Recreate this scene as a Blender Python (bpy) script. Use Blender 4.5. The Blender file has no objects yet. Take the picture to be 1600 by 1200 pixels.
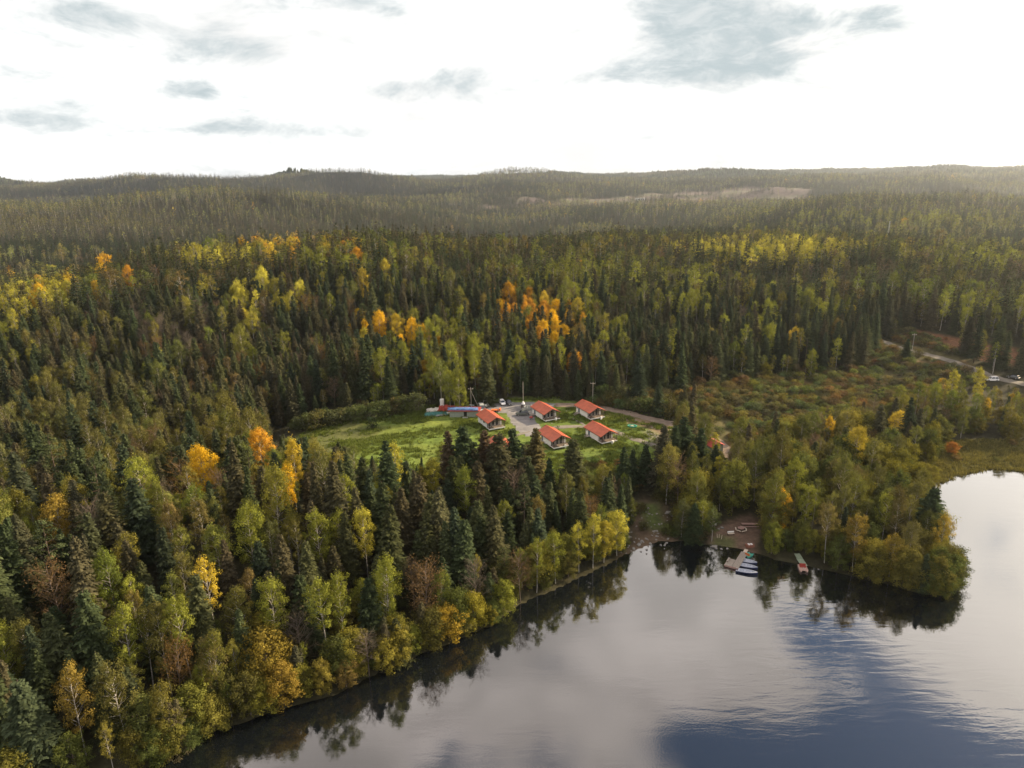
import bpy, bmesh, math, random
import numpy as np
from mathutils import Matrix, Vector, Euler

random.seed(7)
rng = np.random.default_rng(7)
scene = bpy.context.scene
COL = scene.collection

# ------------------------------------------------------------------ camera
H = 85.0                         # drone height above the lake, metres
F = 1081.0                       # focal length in pixels of a 1600 px wide picture
PITCH = math.radians(16.75)
ROLL = math.radians(1.03)
cam_data = bpy.data.cameras.new('camera')
cam = bpy.data.objects.new('camera', cam_data)
COL.objects.link(cam)
cam_data.sensor_width = 36.0
cam_data.lens = 36.0 * F / 1600.0
cam_data.clip_start = 1.0
cam_data.clip_end = 60000.0
fwd = Vector((0, math.cos(PITCH), -math.sin(PITCH)))
right0 = Vector((1, 0, 0))
up0 = right0.cross(fwd).normalized()
cr, sr = math.cos(ROLL), math.sin(ROLL)
# the horizon climbs to the right in the picture: the camera leans clockwise the other way
CRIGHT = right0 * cr - up0 * sr
CUP = right0 * sr + up0 * cr
rot = Matrix((CRIGHT, CUP, -fwd)).transposed().to_4x4()
cam.matrix_world = Matrix.Translation((0, 0, H)) @ rot
scene.camera = cam
CR, CU, CF = np.array(CRIGHT), np.array(CUP), np.array(fwd)

def pix_dir(u, v):
    d = CF + CR * ((u - 800) / F) + CU * (-(v - 600) / F)
    return d / np.linalg.norm(d)

def project(P):
    P = np.atleast_2d(P) - np.array([0, 0, H])
    z = P @ CF
    return 800 + F * (P @ CR) / z, 600 - F * (P @ CU) / z

def flat(u, v, z=0.0):
    d = pix_dir(u, v)
    t = (z - H) / d[2]
    return np.array([d[0] * t, d[1] * t])

# ------------------------------------------------------------------ sun, sky, exposure
SUN_AZ = math.radians(66)        # clockwise from straight ahead
SUN_EL = math.radians(25)
sun_dir = Vector((math.sin(SUN_AZ) * math.cos(SUN_EL), math.cos(SUN_AZ) * math.cos(SUN_EL), math.sin(SUN_EL)))
sd = bpy.data.lights.new('sun', 'SUN')
sd.energy = 5.0
sd.angle = math.radians(1.5)
sd.color = (1.0, 0.79, 0.52)
sun = bpy.data.objects.new('sun', sd)
COL.objects.link(sun)
sun.rotation_euler = (-sun_dir).to_track_quat('-Z', 'Y').to_euler()

world = bpy.data.worlds.new('World')
scene.world = world
world.use_nodes = True
wn, wl = world.node_tree.nodes, world.node_tree.links
wn.clear()

class NT:
    """tiny helper to wire shader nodes"""
    def __init__(s, tree): s.t = tree; s.n = tree.nodes; s.l = tree.links
    def _in(s, sock, val):
        if isinstance(val, bpy.types.NodeSocket): s.l.new(val, sock)
        elif val is not None: sock.default_value = val
    def math(s, op, a, b=None, c=None, clamp=False):
        n = s.n.new('ShaderNodeMath'); n.operation = op; n.use_clamp = clamp
        for i, x in enumerate((a, b, c)):
            if x is not None: s._in(n.inputs[i], x)
        return n.outputs[0]
    def vmath(s, op, a, b=None):
        n = s.n.new('ShaderNodeVectorMath'); n.operation = op
        s._in(n.inputs[0], a)
        if b is not None: s._in(n.inputs[1], b)
        return n.outputs[0]
    def noise(s, vec, scale, detail=3, rough=0.55, dist=0.0, color=False):
        n = s.n.new('ShaderNodeTexNoise')
        if vec is not None: s.l.new(vec, n.inputs['Vector'])
        n.inputs['Scale'].default_value = scale; n.inputs['Detail'].default_value = detail
        n.inputs['Roughness'].default_value = rough; n.inputs['Distortion'].default_value = dist
        return n.outputs['Color' if color else 0]
    def ramp(s, fac, stops):
        n = s.n.new('ShaderNodeValToRGB'); s._in(n.inputs[0], fac)
        e = n.color_ramp.elements
        while len(e) < len(stops): e.new(0.5)
        for k, (p, c) in enumerate(stops):
            e[k].position = p; e[k].color = (*c, 1) if len(c) == 3 else c
        return n.outputs[0]
    def maprange(s, x, a, b, c=0.0, d=1.0, smooth=True):
        n = s.n.new('ShaderNodeMapRange')
        if smooth: n.interpolation_type = 'SMOOTHSTEP'
        s._in(n.inputs[0], x)
        for i, q in enumerate((a, b, c, d)): n.inputs[i + 1].default_value = q
        return n.outputs[0]
    def mix(s, fac, a, b, mode='MIX'):
        n = s.n.new('ShaderNodeMix'); n.data_type = 'RGBA'; n.blend_type = mode
        s._in(n.inputs[0], fac)
        for sock, x in ((n.inputs[6], a), (n.inputs[7], b)):
            if isinstance(x, tuple) and len(x) == 3: x = (*x, 1)
            s._in(sock, x)
        return n.outputs[2]

w = NT(world.node_tree)
sky = wn.new('ShaderNodeTexSky')
sky.sky_type = 'NISHITA'
sky.sun_disc = False
sky.sun_elevation = SUN_EL
sky.sun_rotation = SUN_AZ
sky.air_density = 1.0; sky.dust_density = 0.8; sky.ozone_density = 2.0
tc = wn.new('ShaderNodeTexCoord')
sep = wn.new('ShaderNodeSeparateXYZ')
wl.new(tc.outputs['Generated'], sep.inputs[0])
az = w.math('ARCTAN2', sep.outputs[0], sep.outputs[1])
el = w.math('ARCSINE', sep.outputs[2])
comb = wn.new('ShaderNodeCombineXYZ')
wl.new(az, comb.inputs[0]); wl.new(w.math('MULTIPLY', el, 2.6), comb.inputs[1])
warp = w.noise(comb.outputs[0], 7.0, 7, 0.62, 0.0, color=True)
wsep = wn.new('ShaderNodeSeparateXYZ'); wl.new(warp, wsep.inputs[0])
azw = w.math('ADD', az, w.math('MULTIPLY', w.math('SUBTRACT', wsep.outputs[0], 0.5), 0.10))
elw = w.math('ADD', el, w.math('MULTIPLY', w.math('SUBTRACT', wsep.outputs[1], 0.5), 0.035))
n1 = w.noise(comb.outputs[0], 6.0, 8, 0.66, 0.5)
n2 = w.noise(comb.outputs[0], 2.2, 5, 0.55, 0.2)
n3 = w.noise(tc.outputs['Generated'], 4.5, 7, 0.62, 0.3)

def pix_azel(u, v):
    d = pix_dir(u, v)
    return math.atan2(d[0], d[1]), math.asin(d[2])

def blob(a0, e0, sa, se, amp, nz, k):
    """soft elliptical cloud bank around a bearing and an elevation"""
    da = w.math('MULTIPLY', w.math('SUBTRACT', azw, a0), 1.0 / sa)
    de = w.math('MULTIPLY', w.math('SUBTRACT', elw, e0), 1.0 / se)
    q = w.math('ADD', w.math('MULTIPLY', da, da), w.math('MULTIPLY', de, de))
    g = w.math('EXPONENT', w.math('MULTIPLY', q, -1.0))
    return w.math('MULTIPLY', g, amp)

def addall(lst):
    o = lst[0]
    for x in lst[1:]: o = w.math('ADD', o, x)
    return o
# grey-blue cloud banks seen above the forest (positions on the sky dome)
dark = []
for (u, v, su, sv, amp) in [(140, 30, 130, 32, .8), (370, 75, 75, 26, .85), (20, 112, 60, 16, .75), (215, 190, 170, 24, .55),
                            (640, 140, 130, 24, .7), (570, 2, 70, 14, .8), (1080, 30, 110, 48, .95), (1040, 115, 200, 22, .95), (1170, 88, 60, 26, .7),
                            (1230, 48, 80, 20, .75), (1340, 25, 100, 20, .75), (300, 138, 50, 14, .7), (380, 205, 160, 10, .5), (30, 185, 110, 12, .5)]:
    a0, e0 = pix_azel(u, v)
    dark.append(blob(a0, e0, su / 1150, sv / 1150, amp, n1, .3))
dk = w.math('ADD', addall(dark), w.math('MULTIPLY', w.math('SUBTRACT', n1, 0.52), 3.4))
darkm = w.maprange(dk, -0.05, 1.05)
n4 = w.noise(comb.outputs[0], 17.0, 8, 0.7, 0.6)
darkm = w.math('MULTIPLY', darkm, w.maprange(n4, 0.30, 0.62, 0.6, 1.0), clamp=True)
darkm = w.math('MULTIPLY', darkm, w.maprange(el, 0.42, 0.26))
# blue openings between the clouds higher up: what the lake mirrors
holes = []
for (u, v, su, sv, amp) in [(1300, 1000, 85, 42, 1.1), (1160, 1190, 110, 42, 1.0), (1500, 1175, 190, 58, 1.2), (1560, 845, 45, 40, .55), (1600, 920, 80, 22, .6), (1105, 1020, 75, 26, .5),
                            (760, 1190, 120, 35, .45), (1500, 1330, 380, 90, 1.2), (900, 1040, 60, 20, .35), (1620, 1060, 60, 30, .35)]:
    d = pix_dir(u, v)                       # the mirror direction keeps its bearing and flips its elevation
    a0, e0 = math.atan2(d[0], d[1]), -math.asin(d[2])
    holes.append(blob(a0, e0, su / 1081 * 1.0 / max(.4, math.cos(e0)), sv / 1081, amp, n2, .3))
hk = w.math('ADD', addall(holes), w.math('MULTIPLY', w.math('SUBTRACT', n2, 0.52), 1.3))
hk = w.math('ADD', hk, w.math('MULTIPLY', w.math('SUBTRACT', n3, 0.5), 2.1))
n5 = w.noise(tc.outputs['Generated'], 11.0, 7, 0.65, 0.4)
hk = w.math('ADD', hk, w.math('MULTIPLY', w.math('SUBTRACT', n5, 0.5), 1.1))
holem = w.maprange(hk, 0.34, 1.0)
holem = w.math('MULTIPLY', holem, w.maprange(el, 0.27, 0.40))
# overhead the cloud thins out and the open blue takes over, with scattered cloud left in it
over = w.math('MULTIPLY', w.maprange(el, 0.85, 1.15), w.maprange(n3, 0.62, 0.42, 0.15, 0.9))
holem = w.math('MAXIMUM', holem, over)
shade = w.maprange(w.noise(comb.outputs[0], 3.4, 5, 0.6, 0.5), 0.3, 0.7, 0.0, 1.0)
hi = w.maprange(el, 0.22, 0.8)
cl_low = w.mix(shade, (4.0, 3.97, 3.92), (5.3, 5.25, 5.15))
cl_high = w.mix(shade, (4.2, 3.75, 3.5), (8.0, 7.1, 6.6))
cloud = w.mix(hi, cl_low, cl_high)
glow = w.math('EXPONENT', w.math('MULTIPLY', w.math('ADD', w.math('POWER', w.math('MULTIPLY', w.math('SUBTRACT', az, SUN_AZ), 1.9), 2.0),
              w.math('POWER', w.math('MULTIPLY', w.math('SUBTRACT', el, SUN_EL), 2.8), 2.0)), -1.0))
cloud = w.mix(w.math('MULTIPLY', glow, 0.85), cloud, (13, 11.8, 10.2))
cloud = w.mix(w.math('MULTIPLY', darkm, 0.96), cloud, (2.2, 2.55, 2.65))
blue = w.mix(0.6, sky.outputs[0], (0.42, 0.58, 1.0))
skycol = w.mix(holem, cloud, blue)
bg = wn.new('ShaderNodeBackground'); bg.inputs[1].default_value = 0.1
wl.new(skycol, bg.inputs[0])
wo = wn.new('ShaderNodeOutputWorld'); wl.new(bg.outputs[0], wo.inputs[0])

vs = scene.view_settings
scene.display_settings.display_device = 'sRGB'
vs.view_transform = 'Standard'; vs.look = 'None'; vs.exposure = 1.3; vs.gamma = 1.0
vs.use_curve_mapping = False
cy = scene.cycles
cy.use_denoising = True
cy.max_bounces = 6; cy.diffuse_bounces = 2; cy.glossy_bounces = 3; cy.transmission_bounces = 3; cy.volume_bounces = 0
cy.transparent_max_bounces = 8
cy.sample_clamp_indirect = 6.0
cy.caustics_reflective = False; cy.caustics_refractive = False

# ------------------------------------------------------------------ numpy noise
_perm = rng.permutation(512)
_val = rng.random(512)
def vnoise(x, y, seed=0):
    x = np.asarray(x, float); y = np.asarray(y, float)
    xi = np.floor(x).astype(int); yi = np.floor(y).astype(int)
    fx = x - xi; fy = y - yi
    fx = fx * fx * (3 - 2 * fx); fy = fy * fy * (3 - 2 * fy)
    def h(a, b): return _val[(_perm[(_perm[(a + seed * 31) % 512] + b) % 512])]
    return (h(xi, yi) * (1 - fx) + h(xi + 1, yi) * fx) * (1 - fy) + (h(xi, yi + 1) * (1 - fx) + h(xi + 1, yi + 1) * fx) * fy
def fbm(x, y, seed=0, o=4):
    s = 0; a = .5; t = 0
    for k in range(o):
        s = s + a * vnoise(x * 2 ** k, y * 2 ** k, seed + k); t += a; a *= .5
    return s / t
def sstep(a, b, x):
    t = np.clip((x - a) / (b - a), 0, 1)
    return t * t * (3 - 2 * t)

# ------------------------------------------------------------------ polygons on the ground (outlines traced to metres)
def poly(pts, z):
    return np.array([flat(u, v, z) for u, v in pts])
def sdist(P, poly_):
    """signed distance to a polygon, positive inside"""
    x, y = P[:, 0], P[:, 1]
    ins = np.zeros(len(P), bool); dm = np.full(len(P), 1e18)
    n = len(poly_)
    for i in range(n):
        x1, y1 = poly_[i]; x2, y2 = poly_[(i + 1) % n]
        dx, dy = x2 - x1, y2 - y1
        t = np.clip(((x - x1) * dx + (y - y1) * dy) / (dx * dx + dy * dy + 1e-9), 0, 1)
        dm = np.minimum(dm, (x - x1 - t * dx) ** 2 + (y - y1 - t * dy) ** 2)
        c = ((y1 > y) != (y2 > y)) & (x < (x2 - x1) * (y - y1) / (y2 - y1 + 1e-12) + x1)
        ins ^= c
    d = np.sqrt(dm)
    return np.where(ins, d, -d)
def ldist(P, line):
    x, y = P[:, 0], P[:, 1]; dm = np.full(len(P), 1e18)
    for i in range(len(line) - 1):
        x1, y1 = line[i]; x2, y2 = line[i + 1]; dx, dy = x2 - x1, y2 - y1
        t = np.clip(((x - x1) * dx + (y - y1) * dy) / (dx * dx + dy * dy + 1e-9), 0, 1)
        dm = np.minimum(dm, (x - x1 - t * dx) ** 2 + (y - y1 - t * dy) ** 2)
    return np.sqrt(dm)

lake_px = [(-60, 1300), (245, 1195), (330, 1152), (415, 1118), (542, 1084), (630, 1038), (696, 1008), (768, 978), (830, 940), (893, 908),
           (948, 886), (975, 870), (1000, 856), (1030, 846), (1062, 846), (1110, 851), (1150, 858), (1180, 866), (1230, 878), (1290, 892), (1350, 904),
           (1405, 918), (1450, 930), (1484, 933), (1494, 920), (1482, 895), (1464, 860), (1452, 820), (1448, 780), (1462, 752), (1505, 738), (1545, 729), (1600, 735), (1680, 748)]
LAKE = np.vstack([poly(lake_px, 0), np.array([[260, 165], [420, 120], [420, -300], [-260, -300], [-160, -40], [-100, 20]])])

R_ROWS = np.array([50, 100, 148, 185, 220, 260, 300, 350, 420, 480, 600, 850, 1150, 1600, 2200, 3000, 4200, 6500, 12000.])
A_COLS = np.radians([-75, -37, -25, -13, 0, 13, 25, 37, 75])
TAB = np.array([
 [3, 3, 3, 1, 1, 1, 1, 1, 1],
 [7, 7, 7, 4, 2, 2, 2, 2, 2],
 [11, 12, 13, 10, 4.5, 3, 2, 2, 2],
 [6, 6, 7, 6, 4, 3.5, 2.5, 2, 2],
 [2, 1, 1, 4, 5, 4.5, 3, 2, 2],
 [1, 0, 1, 5, 6, 5.5, 3, 2.5, 2],
 [4, 3, 6, 8, 8, 7, 3.5, 3, 3],
 [10, 11, 15, 17, 16, 14, 10, 7, 6],
 [13, 17, 27, 35, 25, 14, 17, 16, 12],
 [12, 17, 30, 37, 27, 17, 25, 20, 16],
 [2, 2, 10, 16, 16, 21, 20, 12, 10],
 [-12, -14, -12, -14, -12, -4, 4, 2, 0],
 [-5, 0, -8, -18, -16, -8, 6, 0, 0],
 [20, 30, 16, 14, -8, -4, 14, 22, 10],
 [20, 8, 34, 4, 30, 4, -6, 2, 20],
 [58, 62, 74, 70, 56, 34, 34, 44, 45],
 [55, 50, 60, 60, 56, 48, 50, 52, 55],
 [58, 58, 60, 60, 58, 56, 58, 60, 60],
 [58, 58, 58, 58, 58, 58, 58, 58, 58]], float)

def ground(x, y):
    x = np.asarray(x, float).ravel(); y = np.asarray(y, float).ravel()
    r = np.hypot(x, y); a = np.arctan2(x, y)
    lr = np.log(np.clip(r, 50, 12000)); L = np.log(R_ROWS)
    i = np.clip(np.searchsorted(L, lr) - 1, 0, len(L) - 2); fi = (lr - L[i]) / (L[i + 1] - L[i]); fi = fi * fi * (3 - 2 * fi)
    aa = np.clip(a, A_COLS[0], A_COLS[-1])
    j = np.clip(np.searchsorted(A_COLS, aa) - 1, 0, len(A_COLS) - 2); fj = (aa - A_COLS[j]) / (A_COLS[j + 1] - A_COLS[j]); fj = fj * fj * (3 - 2 * fj)
    z = (TAB[i, j] * (1 - fj) + TAB[i, j + 1] * fj) * (1 - fi) + (TAB[i + 1, j] * (1 - fj) + TAB[i + 1, j + 1] * fj) * fi
    z = z + sstep(260, 420, r) * (fbm(x / 70, y / 70, 3, 3) - .5) * 11
    zq = 1 - .8 * np.exp(-((a - .17) / .16) ** 2) * sstep(1400, 1800, r) * (1 - sstep(2700, 3300, r))
    z = z + zq * sstep(750, 1500, r) * (fbm(x / 560, y / 270, 5, 3) - .5) * 135 * (1 - .8 * sstep(3500, 7000, r))
    P = np.stack([x, y], 1)
    d = np.full(len(x), 300.0)
    near = r < 420
    if near.any(): d[near] = -sdist(P[near], LAKE)
    d = d + (fbm(x / 7, y / 7, 9, 3) - .5) * 3.0
    zz = z * sstep(0, 42, d) + .55 * sstep(0, 4, d) + (fbm(x / 9, y / 9, 11, 2) - .5) * .5 * sstep(2, 12, d)
    return np.where(d > 0, zz, np.maximum(-2.0, d * .35))

def at(u, v, h=0.0, tmax=4000):
    """world point where the sight line of a picture point meets the ground (or h metres above it)"""
    d = pix_dir(u, v)
    t = np.geomspace(70, tmax, 2600)
    P = np.array([0, 0, H]) + d * t[:, None]
    g = ground(P[:, 0], P[:, 1]) + h
    k = np.argmax(P[:, 2] <= np.maximum(g, h)) if (P[:, 2] <= np.maximum(g, h)).any() else len(t) - 1
    p = P[k]
    return Vector((p[0], p[1], float(max(ground([p[0]], [p[1]])[0], -0.0) if h == 0 else ground([p[0]], [p[1]])[0])))

# ------------------------------------------------------------------ tagging and mesh helpers
def tag(o, label=None, cat=None, group=None, kind=None):
    if label: o['label'] = label
    if cat: o['category'] = cat
    if group: o['group'] = group
    if kind: o['kind'] = kind
    return o
def empty(name, loc=(0, 0, 0), rz=0.0, label=None, cat=None, group=None):
    o = bpy.data.objects.new(name, None); COL.objects.link(o)
    o.location = loc; o.rotation_euler = (0, 0, rz)
    return tag(o, label, cat, group)
def mesh_np(name, V, Fc, mat, var=None, smooth=False):
    me = bpy.data.meshes.new(name)
    V = np.asarray(V, np.float32); Fc = np.asarray(Fc, np.int32)
    me.vertices.add(len(V)); me.vertices.foreach_set('co', V.ravel())
    k = Fc.shape[1]
    me.loops.add(Fc.size); me.loops.foreach_set('vertex_index', Fc.ravel())
    me.polygons.add(len(Fc)); me.polygons.foreach_set('loop_start', np.arange(0, Fc.size, k, dtype=np.int32))
    if smooth: me.polygons.foreach_set('use_smooth', np.ones(len(Fc), bool))
    me.update(calc_edges=True)
    if var is not None:
        at_ = me.attributes.new('var', 'FLOAT', 'POINT'); at_.data.foreach_set('value', np.asarray(var, np.float32))
    me.materials.append(mat)
    return me
def link(name, me, parent=None, loc=None, rz=None):
    o = bpy.data.objects.new(name, me); COL.objects.link(o)
    if parent is not None: o.parent = parent
    if loc is not None: o.location = loc
    if rz is not None: o.rotation_euler = (0, 0, rz)
    return o

class MB:
    """collects simple shapes into one mesh object"""
    def __init__(s): s.v = []; s.f = []
    def quad(s, a, b, c, d):
        n = len(s.v); s.v += [tuple(a), tuple(b), tuple(c), tuple(d)]; s.f.append((n, n + 1, n + 2, n + 3)); return s
    def hexa(s, p):
        n = len(s.v); s.v += [tuple(q) for q in p]
        for q in ((0, 3, 2, 1), (4, 5, 6, 7), (0, 1, 5, 4), (1, 2, 6, 5), (2, 3, 7, 6), (3, 0, 4, 7)): s.f.append(tuple(n + k for k in q))
        return s
    def box(s, x0, x1, y0, y1, z0, z1):
        return s.hexa([(x0, y0, z0), (x1, y0, z0), (x1, y1, z0), (x0, y1, z0), (x0, y0, z1), (x1, y0, z1), (x1, y1, z1), (x0, y1, z1)])
    def bar(s, a, b, r, r2=None, n=6, cap=True):
        a = Vector(a); b = Vector(b); r2 = r if r2 is None else r2
        d = (b - a).normalized(); t = d.orthogonal().normalized(); q = d.cross(t)
        m = len(s.v)
        for P, rr in ((a, r), (b, r2)):
            for k in range(n):
                an = 2 * math.pi * k / n
                s.v.append(tuple(P + t * math.cos(an) * rr + q * math.sin(an) * rr))
        for k in range(n): s.f.append((m + k, m + (k + 1) % n, m + n + (k + 1) % n, m + n + k))
        if cap: s.f.append(tuple(m + n - 1 - k for k in range(n))); s.f.append(tuple(m + n + k for k in range(n)))
        return s
    def loft(s, rings, close=True, caps=True):
        n = len(rings[0]); m = len(s.v)
        for r in rings: s.v += [tuple(p) for p in r]
        for i in range(len(rings) - 1):
            for k in range(n if close else n - 1):
                s.f.append((m + i * n + k, m + i * n + (k + 1) % n, m + (i + 1) * n + (k + 1) % n, m + (i + 1) * n + k))
        if caps and close:
            s.f.append(tuple(m + n - 1 - k for k in range(n))); s.f.append(tuple(m + (len(rings) - 1) * n + k for k in range(n)))
        return s
    def build(s, name, mat, parent=None, loc=None, rz=None, smooth=False, bevel=0):
        me = bpy.data.meshes.new(name); me.from_pydata(s.v, [], s.f)
        bm = bmesh.new(); bm.from_mesh(me); bmesh.ops.recalc_face_normals(bm, faces=bm.faces[:])
        if bevel: bmesh.ops.bevel(bm, geom=bm.edges[:], offset=bevel, segments=2, affect='EDGES')
        if smooth:
            for f in bm.faces: f.smooth = True
        bm.to_mesh(me); bm.free()
        me.materials.append(mat)
        return link(name, me, parent, loc, rz)

# ------------------------------------------------------------------ materials
def new_mat(name):
    m = bpy.data.materials.new(name); m.use_nodes = True
    t = m.node_tree
    for n in list(t.nodes):
        if n.type != 'OUTPUT_MATERIAL': t.nodes.remove(n)
    return m, NT(t), t.nodes['Material Output']
def pbr(name, col, rough=.7, metal=0.0, vary=.25, scale=3.0, spec=.4, bump=0.0, coat=0.0):
    m, k, out = new_mat(name)
    b = k.n.new('ShaderNodeBsdfPrincipled')
    tcn = k.n.new('ShaderNodeTexCoord')
    nz = k.noise(tcn.outputs['Object'], scale, 4, .6)
    lo = tuple(c * (1 - vary) for c in col); hi_ = tuple(min(1, c * (1 + vary)) for c in col)
    c = k.ramp(nz, [(.3, lo), (.7, hi_)])
    k.l.new(c, b.inputs['Base Color'])
    b.inputs['Roughness'].default_value = rough; b.inputs['Metallic'].default_value = metal
    b.inputs['Specular IOR Level'].default_value = spec; b.inputs['Coat Weight'].default_value = coat
    if bump:
        bn = k.n.new('ShaderNodeBump'); bn.inputs['Strength'].default_value = bump; bn.inputs['Distance'].default_value = .05
        k.l.new(k.noise(tcn.outputs['Object'], scale * 4, 4, .6), bn.inputs['Height']); k.l.new(bn.outputs[0], b.inputs['Normal'])
    k.l.new(b.outputs[0], out.inputs[0])
    return m
def leaf_mat(name, transl=.35, varamt=.5):
    m, k, out = new_mat(name)
    a = k.n.new('ShaderNodeAttribute'); a.attribute_type = 'INSTANCER'; a.attribute_name = 'tint'
    v = k.n.new('ShaderNodeAttribute'); v.attribute_name = 'var'
    f = k.maprange(v.outputs['Fac'], 0, 1, 1 - varamt, 1 + varamt, False)
    sc = k.n.new('ShaderNodeVectorMath'); sc.operation = 'SCALE'
    k.l.new(a.outputs['Color'], sc.inputs[0]); k.l.new(f, sc.inputs['Scale'])
    d = k.n.new('ShaderNodeBsdfDiffuse'); k.l.new(sc.outputs[0], d.inputs[0])
    t = k.n.new('ShaderNodeBsdfTranslucent')
    warm = k.vmath('MULTIPLY', sc.outputs[0], (1.1, 1.05, .6)); k.l.new(warm, t.inputs[0])
    mx = k.n.new('ShaderNodeMixShader'); mx.inputs[0].default_value = transl
    k.l.new(d.outputs[0], mx.inputs[1]); k.l.new(t.outputs[0], mx.inputs[2])
    k.l.new(mx.outputs[0], out.inputs[0])
    return m
M = {}
M['needle'] = leaf_mat('needles', .12, .5)
M['leaf'] = leaf_mat('leaves', .32, .45)
M['bark_spruce'] = pbr('spruce_bark', (.09, .065, .05), .95, scale=2)
M['twig'] = pbr('bare_twigs', (.13, .10, .085), .95, scale=2)
def birch_bark():
    m, k, out = new_mat('birch_bark')
    tcn = k.n.new('ShaderNodeTexCoord')
    mp = k.n.new('ShaderNodeMapping'); mp.inputs['Scale'].default_value = (2, 2, 1.5)
    k.l.new(tcn.outputs['Object'], mp.inputs[0])
    nz = k.noise(mp.outputs[0], 3, 4, .7)
    c = k.ramp(nz, [(.38, (.06, .05, .045)), (.5, (.34, .32, .29)), (.7, (.45, .43, .39))])
    b = k.n.new('ShaderNodeBsdfPrincipled'); b.inputs['Roughness'].default_value = .85
    k.l.new(c, b.inputs['Base Color']); k.l.new(b.outputs[0], out.inputs[0]); return m
M['bark_birch'] = birch_bark()

# ------------------------------------------------------------------ haze: one closed box of even thin air
hz = MB().box(-9600, 9600, -420, 11500, -40, 112).build('haze', None)
hm, k, out = new_mat('haze_air')
pv = k.n.new('ShaderNodeVolumePrincipled')
pv.inputs['Color'].default_value = (.82, .9, 1.0, 1)
pv.inputs['Density'].default_value = 0.000065
pv.inputs['Anisotropy'].default_value = 0.72
k.l.new(pv.outputs[0], out.inputs['Volume'])
hz.data.materials.clear(); hz.data.materials.append(hm)
tag(hz, 'thin pale autumn haze lying over the forest and the lake', kind='stuff')

# ------------------------------------------------------------------ ground sheet
MEADOW = poly([(455, 690), (470, 672), (520, 655), (575, 648), (620, 642), (672, 640), (720, 648), (770, 634), (800, 626), (870, 628), (930, 636), (985, 650), (1052, 664),
               (1056, 700), (1035, 722), (985, 742), (930, 752), (860, 752), (760, 748), (640, 742), (540, 730), (480, 715)], 5)
MARSH = poly([(940, 612), (1010, 622), (1060, 628), (1130, 606), (1220, 596), (1340, 585), (1400, 540), (1440, 552), (1500, 575), (1540, 600), (1480, 610), (1440, 640),
              (1300, 668), (1240, 690), (1190, 720), (1120, 705), (1085, 690), (1062, 664), (1000, 648)], 3)
BRACKEN = poly([(1405, 540), (1440, 541), (1515, 553), (1600, 566), (1680, 585), (1680, 612), (1600, 592), (1540, 580), (1480, 562), (1420, 548)], 4)
BAYSHORE = poly([(1440, 700), (1490, 690), (1560, 690), (1660, 700), (1700, 750), (1600, 742), (1545, 738), (1500, 750), (1470, 770), (1455, 730)], 1)
CLEAR1 = poly([(985, 795), (1005, 782), (1035, 790), (1052, 820), (1060, 850), (1000, 862), (985, 880), (972, 868), (990, 830)], 1)
CLEAR2 = poly([(1118, 822), (1140, 815), (1172, 806), (1186, 815), (1184, 845), (1182, 868), (1115, 856), (1108, 838)], 1)
QUARRY = None
ROAD_L = [tuple(at(u, v)[:2]) for u, v in ((868, 633), (905, 634), (945, 639), (985, 647), (1030, 658), (1075, 669), (1120, 690), (1150, 720))]
ROAD_R = [tuple(at(u, v)[:2]) for u, v in ((1375, 532), (1410, 545), (1450, 555), (1500, 570), (1550, 588), (1600, 601), (1680, 618))]

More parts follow.
